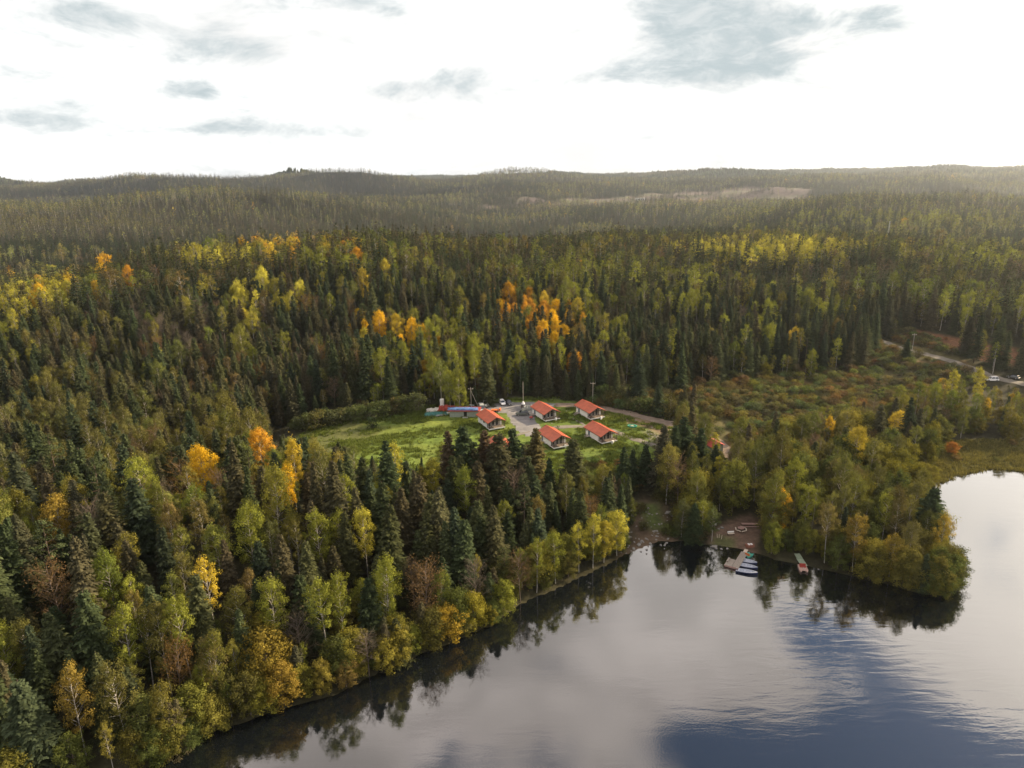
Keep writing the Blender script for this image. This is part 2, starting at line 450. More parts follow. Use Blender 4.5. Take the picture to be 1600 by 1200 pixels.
def far_xy(u, r_):
    d = pix_dir(u, 300); a = math.atan2(d[0], d[1]); return (r_ * math.sin(a), r_ * math.cos(a))
QUARRY = np.array([far_xy(u, q) for u, q in ((760, 2060), (860, 1960), (1000, 1900), (1090, 1960), (1180, 2120), (1260, 2350), (1260, 2560), (1180, 2640), (1060, 2560), (960, 2380), (900, 2200), (830, 2140))])
def make_ground():
    azs = np.radians(np.concatenate([np.arange(-180, -45, 5), np.arange(-45, 45.01, .25), np.arange(50, 181, 5)]))
    rs = [30, 45, 60]
    while rs[-1] < 11000:
        r = rs[-1]
        rs.append(r + (1.5 if r < 350 else (r * .008 + .1 * (r - 350) ** .5) if r < 3000 else r * .03))
    rs = np.array([0.5] + rs)
    A, R = np.meshgrid(azs, rs)
    x, y = (R * np.sin(A)).ravel(), (R * np.cos(A)).ravel()
    z = ground(x, y)
    P = np.stack([x, y], 1)
    n, m = A.shape
    i = np.arange(n - 1)[:, None] * m + np.arange(m - 1)[None, :]
    Fc = np.stack([i, i + 1, i + m + 1, i + m], -1).reshape(-1, 4)
    # soil cover: forest floor, mown grass, marsh, gravelly soil, bracken, quarry
    c = np.zeros((len(x), 3)); c[:] = (.035, .033, .018)
    big = fbm(x / 14, y / 14, 20, 4)[:, None]
    c = c * (.6 + .8 * big)
    near = np.hypot(x, y) < 700
    wob = (fbm(x / 5, y / 5, 22, 3) - .5)
    def lay(mask, col):
        nonlocal c
        mm = mask[:, None]; c = c * (1 - mm) + np.array(col) * mm
    def pm(pg, w1=-1.5, w2=1.5, wb=3.0):
        o = np.zeros(len(x)); o[near] = sstep(w1, w2, sdist(P[near], pg) + wob[near] * wb); return o
    lay(pm(MARSH, -3, 3, 8), (.075, .068, .03))
    lay(pm(MARSH, -3, 3, 8) * sstep(.52, .66, fbm(x / 11, y / 11, 30, 3)), (.11, .075, .035))
    lay(pm(BAYSHORE), (.085, .085, .032))
    lay(pm(BRACKEN, -1, 2, 4), (.15, .075, .04))
    mw = pm(MEADOW, -2, 2, 4)
    lay(mw, (.095, .135, .027))
    lay(mw * sstep(.3, .75, fbm(x / 13, y / 9, 33, 5)), (.125, .155, .032))
    lay(mw * .8 * sstep(.4, .75, fbm(x / 6, y / 4, 36, 5)), (.085, .12, .026))
    wedge = poly([(455, 690), (480, 662), (560, 655), (600, 668), (560, 700), (500, 712)], 5)
    lay(mw * pm(wedge, -3, 3, 8) * .75, (.085, .085, .035))
    soil = poly([(925, 640), (985, 650), (1052, 664), (1052, 690), (1020, 672), (985, 662), (940, 650)], 5)
    lay(mw * pm(soil, -2, 2, 5) * .9, (.17, .115, .08))
    lay(mw * pm(poly([(1000, 672), (1050, 680), (1050, 705), (1020, 698)], 5), -2, 2, 6) * .55, (.2, .17, .13))
    lay(pm(CLEAR1, -2, 2, 3), (.10, .072, .048))
    lay(pm(poly([(990, 790), (1030, 790), (1040, 826), (1015, 826), (1000, 805)], 1), -1.5, 1.5, 2), (.075, .095, .03))
    lay(pm(CLEAR2, -1.5, 1.5, 3), (.14, .095, .07))
    lay(pm(poly([(1115, 836), (1150, 838), (1152, 856), (1112, 852)], 1), -1, 1, 3), (.09, .095, .04))
    q = sstep(-25, 25, sdist(P, QUARRY) + (fbm(x / 60, y / 60, 40, 3) - .5) * 160)
    lay(q, (.105, .083, .075))
    lay(q * sstep(.45, .6, fbm(x / 90, y / 40, 43, 4)), (.085, .085, .05))
    rr = np.hypot(x, y)
    lay(sstep(2800, 4500, rr), (.045, .048, .028))
    hf = np.where(near, fbm(x / 1.6, y / 1.6, 50, 2), .5)[:, None]
    c = c * (.8 + .4 * hf)
    me = bpy.data.meshes.new('ground')
    me.vertices.add(len(x)); me.vertices.foreach_set('co', np.stack([x, y, z], 1).astype(np.float32).ravel())
    me.loops.add(Fc.size); me.loops.foreach_set('vertex_index', Fc[:, ::-1].astype(np.int32).ravel())
    me.polygons.add(len(Fc)); me.polygons.foreach_set('loop_start', np.arange(0, Fc.size, 4, dtype=np.int32))
    me.polygons.foreach_set('use_smooth', np.ones(len(Fc), bool)); me.update(calc_edges=True)
    ca = me.attributes.new('cover', 'FLOAT_COLOR', 'POINT')
    ca.data.foreach_set('color', np.concatenate([c, np.ones((len(x), 1))], 1).astype(np.float32).ravel())
    m_, k, out = new_mat('soil_and_grass')
    a = k.n.new('ShaderNodeAttribute'); a.attribute_name = 'cover'
    g = k.n.new('ShaderNodeNewGeometry')
    f1 = k.maprange(k.noise(g.outputs['Position'], .9, 5, .65), .25, .75, .62, 1.38, False)
    f2 = k.maprange(k.noise(g.outputs['Position'], .12, 3, .6), .3, .7, .8, 1.2, False)
    sc = k.n.new('ShaderNodeVectorMath'); sc.operation = 'SCALE'
    k.l.new(a.outputs['Color'], sc.inputs[0]); k.l.new(k.math('MULTIPLY', f1, f2), sc.inputs['Scale'])
    b = k.n.new('ShaderNodeBsdfPrincipled'); b.inputs['Roughness'].default_value = .95; b.inputs['Specular IOR Level'].default_value = .1
    k.l.new(sc.outputs[0], b.inputs['Base Color'])
    bn = k.n.new('ShaderNodeBump'); bn.inputs['Strength'].default_value = .8; bn.inputs['Distance'].default_value = .25
    k.l.new(k.noise(g.outputs['Position'], 1.3, 5, .7), bn.inputs['Height']); k.l.new(bn.outputs[0], b.inputs['Normal'])
    k.l.new(b.outputs[0], out.inputs[0])
    me.materials.append(m_)
    tag(link('ground', me), kind='structure')
make_ground()

def make_lake():
    bm = bmesh.new()
    # one sheet a little larger than the shoreline, running under the banks
    c = LAKE
    n = len(c); out_ = []
    for i in range(n):
        p, a, b = c[i], c[i - 1], c[(i + 1) % n]
        t = (b - a) / np.linalg.norm(b - a); nrm = np.array([t[1], -t[0]])
        q = p + nrm * 5
        if sdist(q[None], c)[0] > 0: q = p - nrm * 5
        out_.append(q)
    vs_ = [bm.verts.new((q[0], q[1], 0)) for q in out_]
    f = bm.faces.new(vs_)
    bmesh.ops.triangulate(bm, faces=[f])
    bmesh.ops.recalc_face_normals(bm, faces=bm.faces[:])
    for f in bm.faces:
        if f.normal.z < 0: f.normal_flip()
    me = bpy.data.meshes.new('lake_water'); bm.to_mesh(me); bm.free()
    m_, k, out = new_mat('lake_water')
    g = k.n.new('ShaderNodeNewGeometry')
    mp = k.n.new('ShaderNodeMapping'); mp.inputs['Rotation'].default_value = (0, 0, math.radians(24)); mp.inputs['Scale'].default_value = (.22, 1.0, 1)
    k.l.new(g.outputs['Position'], mp.inputs[0])
    big = k.noise(g.outputs['Position'], .022, 3, .5)
    rip = k.noise(mp.outputs[0], .62, 3, .5, .6)
    fine = k.noise(g.outputs['Position'], 3.2, 2, .5)
    calm = k.maprange(big, .38, .62, .25, 1.0)
    gx = k.n.new('ShaderNodeSeparateXYZ'); k.l.new(g.outputs['Position'], gx.inputs[0])
    open_ = k.maprange(gx.outputs[0], 5, 60, .35, 1.0)
    hgt = k.math('ADD', k.math('MULTIPLY', rip, k.math('MULTIPLY', calm, open_)), k.math('MULTIPLY', fine, .09))
    bn = k.n.new('ShaderNodeBump'); bn.inputs['Strength'].default_value = 1.0; bn.inputs['Distance'].default_value = .034
    k.l.new(hgt, bn.inputs['Height'])
    lw = k.n.new('ShaderNodeLayerWeight'); lw.inputs[0].default_value = .5
    k.l.new(bn.outputs[0], lw.inputs['Normal'])
    # facing runs 0 (looking straight down) to 1 (grazing)
    fr = k.math('ADD', .10, k.math('MULTIPLY', k.math('POWER', lw.outputs['Facing'], 2.1), .90))
    gl = k.n.new('ShaderNodeBsdfGlossy'); gl.inputs['Roughness'].default_value = .035; gl.inputs['Color'].default_value = (1, 1, 1, 1)
    k.l.new(bn.outputs[0], gl.inputs['Normal'])
    df = k.n.new('ShaderNodeBsdfDiffuse'); df.inputs[0].default_value = (.004, .0055, .007, 1)
    mx = k.n.new('ShaderNodeMixShader'); k.l.new(fr, mx.inputs[0]); k.l.new(df.outputs[0], mx.inputs[1]); k.l.new(gl.outputs[0], mx.inputs[2])
    k.l.new(mx.outputs[0], out.inputs[0])
    me.materials.append(m_)
    tag(link('lake_water', me), kind='structure')
make_lake()

# gravel and dirt sheets draped over the ground
def ribbon(name, line, width, mat, lift=.09, rag=.35):
    P = [Vector((p[0], p[1], 0)) for p in line]
    pts = []
    for i in range(len(P) - 1):
        p0 = P[max(i - 1, 0)]; p1 = P[i]; p2 = P[i + 1]; p3 = P[min(i + 2, len(P) - 1)]
        n = max(2, int((p2 - p1).length / 1.2))
        for k_ in range(n):
            t = k_ / n
            pts.append(.5 * ((2 * p1) + (-p0 + p2) * t + (2 * p0 - 5 * p1 + 4 * p2 - p3) * t * t + (-p0 + 3 * p1 - 3 * p2 + p3) * t ** 3))
    pts.append(P[-1])
    X = []; m = 5
    for i, p in enumerate(pts):
        t = (pts[min(i + 1, len(pts) - 1)] - pts[max(i - 1, 0)]).normalized(); nn = Vector((-t.y, t.x, 0))
        for j in range(m):
            s = (j / (m - 1) - .5)
            e = width * s * (1 + (random.random() - .5) * rag * (abs(s) > .4))
            X.append(p + nn * e)
    X = np.array(X); X[:, 2] = ground(X[:, 0], X[:, 1]) + lift
    X[0::m, 2] -= .06; X[m - 1::m, 2] -= .06
    i = np.arange(len(pts) - 1)[:, None] * m + np.arange(m - 1)[None, :]
    Fc = np.stack([i, i + m, i + m + 1, i + 1], -1).reshape(-1, 4)
    me = mesh_np(name, X, Fc, mat, smooth=True)
    return tag(link(name, me), kind='structure')
def sheet(name, pg, mat, lift=.1, step=1.0):
    """grid sheet filling a ragged outline"""
    lo = pg.min(0) - 2; hi_ = pg.max(0) + 2
    xs = np.arange(lo[0], hi_[0], step); ys = np.arange(lo[1], hi_[1], step)
    X, Y = np.meshgrid(xs, ys)
    x = X.ravel(); y = Y.ravel()
    d = sdist(np.stack([x, y], 1), pg) + (fbm(x / 2.5, y / 2.5, 60, 3) - .5) * 2.2
    z = ground(x, y) + lift - .16 * (1 - sstep(0, 1.4, d))
    m = len(xs); i = (np.arange(len(ys) - 1)[:, None] * m + np.arange(m - 1)[None, :]).ravel()
    keep = (d[i] > 0) & (d[i + 1] > 0) & (d[i + m] > 0) & (d[i + m + 1] > 0)
    i = i[keep]; Fc = np.stack([i, i + 1, i + m + 1, i + m], -1)
    used = np.unique(Fc); re = np.zeros(len(x), int); re[used] = np.arange(len(used))
    me = mesh_np(name, np.stack([x, y, z], 1)[used], re[Fc], mat, smooth=True)
    return tag(link(name, me), kind='structure')
M['gravel'] = pbr('grey_gravel', (.17, .165, .165), .95, vary=.3, scale=.35, bump=.5)
M['dirt'] = pbr('brown_dirt_road', (.19, .145, .11), .95, vary=.3, scale=.4, bump=.5)
M['path'] = pbr('pale_gravel_path', (.15, .135, .11), .95, vary=.25, scale=.6, bump=.4)
YARD = np.array([tuple(at(u, v)[:2]) for u, v in ((700, 640), (735, 634), (790, 628), (825, 627), (872, 630), (872, 636), (846, 640), (838, 650), (845, 664), (850, 676), (838, 682),
                 (818, 683), (802, 672), (797, 660), (788, 648), (760, 643), (735, 645))])
sheet('gravel_yard', YARD, M['gravel'])
ribbon('dirt_road', ROAD_L, 4.2, M['dirt'], .11)
ribbon('gravel_road', ROAD_R, 3.8, M['path'], .14)
ribbon('gravel_path', [tuple(at(u, v)[:2]) for u, v in ((843, 672), (868, 669), (905, 667), (945, 670), (975, 681), (1008, 692), (1040, 703), (1056, 708))], 2.6, M['path'], .13)
ribbon('foot_path', [tuple(at(u, v)[:2]) for u, v in ((894, 654), (906, 660), (918, 668))], 1.1, M['path'], .12)
ribbon('foot_path', [tuple(at(u, v)[:2]) for u, v in ((828, 675), (812, 679), (796, 686), (784, 693))], 1.3, M['path'], .12)

# ------------------------------------------------------------------ trees: prototypes
def tri_cloud(C, size, seed, down=0.0, nrm=None):
    """small leaf-sized faces round the centres C; returns vertices and faces"""
    r = np.random.default_rng(seed)
    n = len(C)
    a = r.normal(size=(n, 3))
    if nrm is not None:                       # leaves lie roughly along the outside of their clump
        nn = nrm / (np.linalg.norm(nrm, axis=1)[:, None] + 1e-6) + r.normal(0, .38, (n, 3)); nn /= np.linalg.norm(nn, axis=1)[:, None]
        a -= (a * nn).sum(1)[:, None] * nn
    a /= np.linalg.norm(a, axis=1)[:, None]
    if nrm is not None: b = np.cross(nn, a)
    else:
        b = r.normal(size=(n, 3)); b -= (b * a).sum(1)[:, None] * a
    b /= np.linalg.norm(b, axis=1)[:, None]
    s = (size * r.uniform(.6, 1.35, n))[:, None]
    a = a * s; b = b * s * .62
    a[:, 2] -= down * s[:, 0]
    V = np.stack([C - a * .5, C + b * .5, C + a * .55, C - b * .5], 1).reshape(-1, 3)
    Fc = np.arange(n * 4).reshape(n, 4)
    return V, Fc

def trunk_np(h, r0, r1, seed, lean=.02, n=6, segs=5, z0=-1.0):
    r = np.random.default_rng(seed)
    cx = np.cumsum(r.normal(0, lean * h / segs, segs + 1)); cyy = np.cumsum(r.normal(0, lean * h / segs, segs + 1)); cx -= cx[0]; cyy -= cyy[0]
    V = []
    for i in range(segs + 1):
        t = i / segs; rad = r0 * (1 - t) + r1 * t
        for k_ in range(n):
            an = 2 * math.pi * k_ / n
            V.append((cx[i] + rad * math.cos(an), cyy[i] + rad * math.sin(an), z0 + (h - z0) * t))
    Fc = [(i * n + k_, i * n + (k_ + 1) % n, (i + 1) * n + (k_ + 1) % n, (i + 1) * n + k_) for i in range(segs) for k_ in range(n)]
    def axis(z):
        t = np.clip((np.asarray(z) - z0) / (h - z0), 0, 1) * segs
        return np.interp(t, np.arange(segs + 1), cx), np.interp(t, np.arange(segs + 1), cyy)
    return np.array(V), np.array(Fc), axis

def limb(p, q, r0, r1):
    """thin three-sided limb as quads"""
    d = q - p; d = d / (np.linalg.norm(d) + 1e-9)
    t = np.cross(d, (0.3, .2, 1)); t /= np.linalg.norm(t) + 1e-9; b = np.cross(d, t)
    V = []
    for P, r in ((p, r0), (q, r1)):
        for k_ in range(3):
            an = 2 * math.pi * k_ / 3; V.append(P + t * math.cos(an) * r + b * math.sin(an) * r)
    return np.array(V), np.array([(0, 1, 4, 3), (1, 2, 5, 4), (2, 0, 3, 5)])
def merge(parts):
    Vs, Fs, n = [], [], 0
    for V, Fc in parts:
        Vs.append(V); Fs.append(Fc + n); n += len(V)
    return np.concatenate(Vs), np.concatenate(Fs)

def spruce(seed, h=20., R=2.7, base=.07, lod=0, thin=0.0, power=.8):
    power *= .82
    return _spruce(seed, h, R, base, lod, thin, power)
def _spruce(seed, h, R, base, lod, thin, power):
    r = np.random.default_rng(seed)
    tv, tf, axis = trunk_np(h, .2, .03, seed, .008, n=6 if lod == 0 else 3, segs=4 if lod < 2 else 1)
    dz = (.34, .8, 1.9)[lod]; nb = (9, 6, 5)[lod]; ns = (6, 3, 1)[lod]
    V = []; var = []
    z = h * base
    ph = 0
    while z < h - .25:
        t = (z - h * base) / (h - h * base)
        env = R * (1 - t) ** power * (1 + .12 * math.sin(z * 1.7 + seed)) + .12
        m = max(3, int(nb * (.55 + .45 * (1 - t))))
        for j in range(m):
            if r.random() < thin: continue
            an = ph + 2 * math.pi * j / m + r.uniform(-.3, .3)
            L = env * r.uniform(.68, 1.18)
            dr = np.array([math.cos(an), math.sin(an), 0]); side = np.array([-math.sin(an), math.cos(an), 0])
            droop = -.18 - .35 * (1 - t) + r.uniform(-.1, .1)
            if t > .88: droop = .45
            ax, ay = axis(z); o = np.array([ax, ay, z + r.uniform(-.15, .15)])
            bw = r.uniform(.2, .8)
            for s_ in range(ns):
                f0 = (s_ + .1) / ns; f1 = (s_ + 1.25) / ns
                wd = (L * .42 * (1 - .55 * f0) + .12) * r.uniform(.75, 1.2) * (1.35 if lod == 2 else 1)
                p0 = o + dr * L * f0 + np.array([0, 0, droop * L * f0 + .16 * L * f0 * f0])
                p1 = o + dr * L * min(f1, 1.08) + np.array([0, 0, droop * L * f1 + .16 * L * f1 * f1])
                hang = np.array([0, 0, -r.uniform(.12, .42) * (1 + lod * .6)])
                if lod == 0:
                    # two drooping side sprays and the bough itself, all slim
                    for sg in (-1, 1):
                        tip = p0 + (dr * .75 + side * sg * r.uniform(.55, .95)) * wd * r.uniform(.75, 1.15) + hang * r.uniform(.6, 1.5)
                        mid = (p0 + tip) * .5; cr_ = (dr - side * sg) * .105 * r.uniform(.8, 1.4)
                        V += [p0, mid + cr_, tip, mid - cr_]; var += [float(np.clip(bw + r.uniform(-.3, .3), 0, 1))] * 4
                    V += [p0, p0 * .4 + p1 * .6 + side * .1 + hang * .3, p1, p0 * .4 + p1 * .6 - side * .1 + hang * .3]
                    var += [float(np.clip(bw + r.uniform(-.3, .3), 0, 1))] * 4
                    continue
                V += [p0, p0 * .4 + p1 * .6 + side * wd * .5 + hang, p1, p0 * .4 + p1 * .6 - side * wd * .5 + hang]
                vv = np.clip(bw + r.uniform(-.25, .25), 0, 1); var += [vv] * 4
        z += dz * r.uniform(.75, 1.25); ph += 2.4
    V = np.array(V); Fc = np.arange(len(V)).reshape(-1, 4)
    return (tv, tf), (V, Fc), np.array(var)

def broadleaf(seed, h=19., crown0=.42, R=2.6, n_br=34, per=60, leaf=.34, lod=0, up=1.0, droop=.15, dens=1.0, trunk_r=.15, lobes=1.0, multi=1):
    """birch-like tree: slim trunk, rising limbs, leaf clumps at their ends"""
    r = np.random.default_rng(seed)
    parts = []; axis = None; leaf *= .70; per = int(per * 1.85)
    if lod == 1: n_br = int(n_br * .62); per = max(8, int(per * .28)); leaf *= 1.9
    if lod == 2: n_br = 11; per = 7; leaf *= 4.0
    tv, tf, axis = trunk_np(h * .93, trunk_r, .03, seed, .018, n=6 if lod == 0 else 3, segs=6 if lod < 2 else 2)
    parts.append((tv, tf))
    C = []; var = []; NR = []
    for i in range(n_br):
        t = (i + r.uniform(0, 1)) / n_br
        z0 = h * (crown0 * .8 + (.90 - crown0 * .8) * t)
        env = R * (math.sin(math.pi * min(1, (t * .82 + .16))) ** .7) * r.uniform(.55, 1.2) * lobes
        an = i * 2.4 + r.uniform(-.5, .5)
        ax, ay = axis(z0)
        p = np.array([ax, ay, z0])
        q = p + np.array([math.cos(an) * env * .75, math.sin(an) * env * .75, up * env * r.uniform(.5, 1.0)])
        if lod < 2: parts.append(limb(p, q, .05, .015))
        bw = r.uniform(.1, .9)
        for s_ in range(3 if lod < 2 else 1):
            c0 = q + r.normal(0, .45, 3) * (1 if lod < 2 else .3)
            rad = np.array([.62, .62, .72]) * (R / 2.6) * r.uniform(.7, 1.25)
            m = max(2, int(per / (3 if lod < 2 else 1) * dens * r.uniform(.6, 1.3)))
            pts = r.normal(size=(m, 3)); pts /= np.linalg.norm(pts, axis=1)[:, None]; pts *= r.uniform(.35, 1.1, (m, 1))
            NR.append(pts + np.array([0, 0, .25]) + (c0 - np.array([ax, ay, c0[2]])) * .22)
            pts = c0 + pts * rad; pts[:, 2] -= droop * r.random(m) * 1.4
            C.append(pts); var.append(np.clip(bw + r.uniform(-.2, .2, m), 0, 1))
    # top tuft
    ax, ay = axis(h * .93); m = int(per * .6 * dens) + 2
    pts = r.normal(size=(m, 3)) * np.array([.35, .35, .8]) + np.array([ax, ay, h * .93]); C.append(pts); var.append(r.uniform(.3, .9, m)); NR.append(pts - np.array([ax, ay, h * .9]))
    C = np.concatenate(C); var = np.concatenate(var)
    V, Fc = tri_cloud(C, leaf, seed + 5, nrm=np.concatenate(NR))
    return merge(parts), (V, Fc), np.repeat(var, 4)

def bare(seed, h=15., R=3.2, lod=0, leafy=.1):
    """mostly leafless tree: pale stems fanning out, a few last leaves"""
    r = np.random.default_rng(seed)
    tv, tf, axis = trunk_np(h * .85, .13, .03, seed, .025, n=5 if lod == 0 else 3, segs=5 if lod < 2 else 2)
    parts = [(tv, tf)]; tw = []
    nb = (34, 18, 8)[lod]; k2 = (7, 4, 2)[lod]; th = (1, 1.8, 4)[lod]
    C = []
    for i in range(nb):
        t = (i + .5) / nb; z0 = h * (.28 + .55 * t); an = i * 2.4
        L = R * (1.15 - .55 * t) * r.uniform(.7, 1.25)
        ax, ay = axis(z0); p = np.array([ax, ay, z0])
        q = p + np.array([math.cos(an) * L * .75, math.sin(an) * L * .75, L * r.uniform(.35, 1.0)])
        parts.append(limb(p, q, .045 * th, .02 * th))
        for j in range(k2):
            s0 = p + (q - p) * r.uniform(.3, 1)
            e = s0 + np.array([math.cos(an), math.sin(an), .5]) * r.uniform(.3, 1) + r.normal(0, .55, 3)
            tw.append(limb(s0, e, .022 * th, .01 * th)); C.append(e)
            for _ in range(3 if lod == 0 else 1): tw.append(limb(e * .5 + s0 * .5, e + r.normal(0, .45, 3), .014 * th, .007 * th))
    C = np.array(C); m = int(len(C) * 8 * leafy) + 4
    pts = C[r.integers(0, len(C), m)] + r.normal(0, .35, (m, 3))
    lv, lf = tri_cloud(pts, .24 * (1, 1.6, 2.6)[lod], seed + 3)
    tv2, tf2 = merge(tw)
    V, Fc = merge([(tv2, tf2), (lv, lf)])
    return merge(parts), (V, Fc), r.uniform(.2, .8, len(V))

def pine(seed, h=19., lod=0):
    """tall bare stem with a ragged, layered crown of needles near the top"""
    r = np.random.default_rng(seed)
    tv, tf, axis = trunk_np(h * .95, .19, .06, seed, .012, n=6 if lod == 0 else 3, segs=5 if lod < 2 else 2)
    parts = [(tv, tf)]; C = []; var = []; NR = []
    nb = (22, 14, 7)[lod]; per = (75, 22, 7)[lod]; leaf = (.34, .62, 1.3)[lod]
    for i in range(nb):
        t = (i + r.random()) / nb; z0 = h * (.5 + .46 * t); an = i * 2.4 + r.uniform(-.4, .4)
        L = (2.3 * (1 - t) ** .55 + .4) * r.uniform(.6, 1.15)
        ax, ay = axis(z0); p = np.array([ax, ay, z0]); q = p + np.array([math.cos(an) * L, math.sin(an) * L, L * .2])
        parts.append(limb(p, q, .05, .02)); bw = r.uniform(.1, .9)
        pts = r.normal(size=(per, 3)); pts /= np.linalg.norm(pts, axis=1)[:, None]; pts *= r.uniform(.3, 1.0, (per, 1))
        NR.append(pts * np.array([.5, .5, 1]) + np.array([0, 0, .4]))
        C.append(q + pts * np.array([1.15, 1.15, .45])); var.append(np.clip(bw + r.uniform(-.2, .2, per), 0, 1))
    V, Fc = tri_cloud(np.concatenate(C), leaf, seed + 4, nrm=np.concatenate(NR))
    return merge(parts), (V, Fc), np.repeat(np.concatenate(var), 4)

def shrub(seed, h=3.2, R=2.2, lod=0, leaf=.26):
    r = np.random.default_rng(seed)
    parts = []; C = []; var = []; NR = []
    ns = (11, 8, 5)[lod]; per = (70, 26, 10)[lod]; leaf = leaf * (1, 1.7, 2.6)[lod]
    for i in range(ns):
        an = i * 2.4 + r.uniform(-.4, .4); rr = R * math.sqrt((i + .4) / ns) * .72
        q = np.array([math.cos(an) * rr, math.sin(an) * rr, h * (.78 - .42 * (rr / R) ** 2) * r.uniform(.75, 1.1)])
        parts.append(limb(np.array([q[0] * .2, q[1] * .2, -.4]), q, .05, .02)); bw = r.uniform(.1, .9)
        pts = r.normal(size=(per, 3)); pts /= np.linalg.norm(pts, axis=1)[:, None]; pts *= r.uniform(.45, 1.05, (per, 1))
        NR.append(pts + np.array([0, 0, .3]))
        C.append(q + pts * np.array([.85, .85, .75]) * R / 2.2); var.append(np.clip(bw + r.uniform(-.2, .2, per), 0, 1))
        low = q.copy(); low[2] *= .4
        m = per // 2
        pp = r.normal(0, .5, (m, 3)); NR.append(pp + np.array([0, 0, .3]))
        C.append(low + pp * np.array([1, 1, .6]) * R / 2.2); var.append(np.clip(bw + r.uniform(-.2, .2, m), 0, 1))
    V, Fc = tri_cloud(np.concatenate(C), leaf, seed + 4, nrm=np.concatenate(NR))
    return merge(parts), (V, Fc), np.repeat(np.concatenate(var), 4)

KINDS = {
 'spruce_tree': [lambda s, l: spruce(s, 20, 3.2, .04, l), lambda s, l: spruce(s, 20, 2.6, .08, l, .08, .75), lambda s, l: spruce(s, 20, 3.8, .03, l, .0, .85),
                 lambda s, l: spruce(s, 20, 2.8, .14, l, .14, .7), lambda s, l: spruce(s, 20, 2.4, .06, l, .05, .9), lambda s, l: spruce(s, 20, 3.4, .07, l, .12, .7)],
 'birch_tree': [lambda s, l: broadleaf(s, 19, .36, 3.0, 38, 84, .36, l, 1.0, .2), lambda s, l: broadleaf(s, 19, .46, 2.6, 32, 80, .35, l, 1.2, .25),
                lambda s, l: broadleaf(s, 19, .26, 3.4, 50, 84, .38, l, .85, .25), lambda s, l: broadleaf(s, 19, .40, 2.2, 36, 60, .34, l, 1.3, .2),
                lambda s, l: broadleaf(s, 19, .32, 3.1, 36, 92, .38, l, .95, .35), lambda s, l: broadleaf(s, 19, .50, 2.9, 30, 86, .36, l, 1.1, .1),
                lambda s, l: broadleaf(s, 19, .10, 3.5, 60, 90, .38, l, .8, .3)],
 'aspen_tree': [lambda s, l: broadleaf(s, 18, .20, 3.5, 60, 96, .38, l, .8, .05), lambda s, l: broadleaf(s, 18, .28, 2.5, 48, 90, .36, l, 1.1, .05),
                lambda s, l: broadleaf(s, 18, .16, 4.3, 76, 110, .40, l, .6, .05)],
 'alder_tree': [lambda s, l: broadleaf(s, 11, .04, 3.4, 54, 96, .38, l, .55, .2), lambda s, l: broadleaf(s, 11, .06, 2.9, 48, 92, .38, l, .7, .15),
                lambda s, l: broadleaf(s, 11, .02, 4.0, 62, 92, .40, l, .4, .3)],
 'bare_tree': [lambda s, l: bare(s, 15, 3.4, l, .12), lambda s, l: bare(s, 15, 3.0, l, .6), lambda s, l: bare(s, 15, 3.9, l, .05)],
 'pine_tree': [lambda s, l: pine(s, 19, l), lambda s, l: pine(s + 1, 19, l)],
 'willow_shrub': [lambda s, l: shrub(s, 3.2, 2.2, l), lambda s, l: shrub(s, 2.6, 2.6, l), lambda s, l: shrub(s, 4.2, 2.0, l)],
}
NAT_H = {'spruce_tree': 20, 'birch_tree': 19, 'aspen_tree': 18, 'alder_tree': 11, 'bare_tree': 15, 'pine_tree': 19, 'willow_shrub': 3.2}
TM = {'spruce_tree': ('bark_spruce', 'needle'), 'birch_tree': ('bark_birch', 'leaf'), 'aspen_tree': ('bark_birch', 'leaf'), 'alder_tree': ('twig', 'leaf'),
      'bare_tree': ('twig', 'leaf'), 'pine_tree': ('bark_spruce', 'needle'), 'willow_shrub': ('twig', 'leaf')}
PROTO = {}      # (kind, variant) -> trunk mesh, crown mesh (full detail)
JOINT = {}      # (kind, lod) -> list of joined meshes for the wood beyond
si = 100
for kd, fs in KINDS.items():
    for vi, fn in enumerate(fs):
        for lod in (0, 1, 2):
            si += 1
            T, C_, var = fn(si * 7 + 3, lod)
            if lod == 0:
                PROTO[(kd, vi)] = (mesh_np('trunk', T[0], T[1], M[TM[kd][0]], smooth=True), mesh_np('crown', C_[0], C_[1], M[TM[kd][1]], var))
            V, Fc = merge([T, C_])
            me = mesh_np(kd + '_whole', V, Fc, M[TM[kd][0]], np.concatenate([np.full(len(T[0]), .5), var]))
            me.materials.append(M[TM[kd][1]])
            mi = np.ones(len(Fc), np.int32); mi[:len(T[1])] = 0
            me.polygons.foreach_set('material_index', mi)
            JOINT.setdefault((kd, lod), []).append(me)

# ------------------------------------------------------------------ where trees stand
def in_px(u, v, pts):
    return sdist(np.stack([u, v], 1), np.array(pts, float)) 

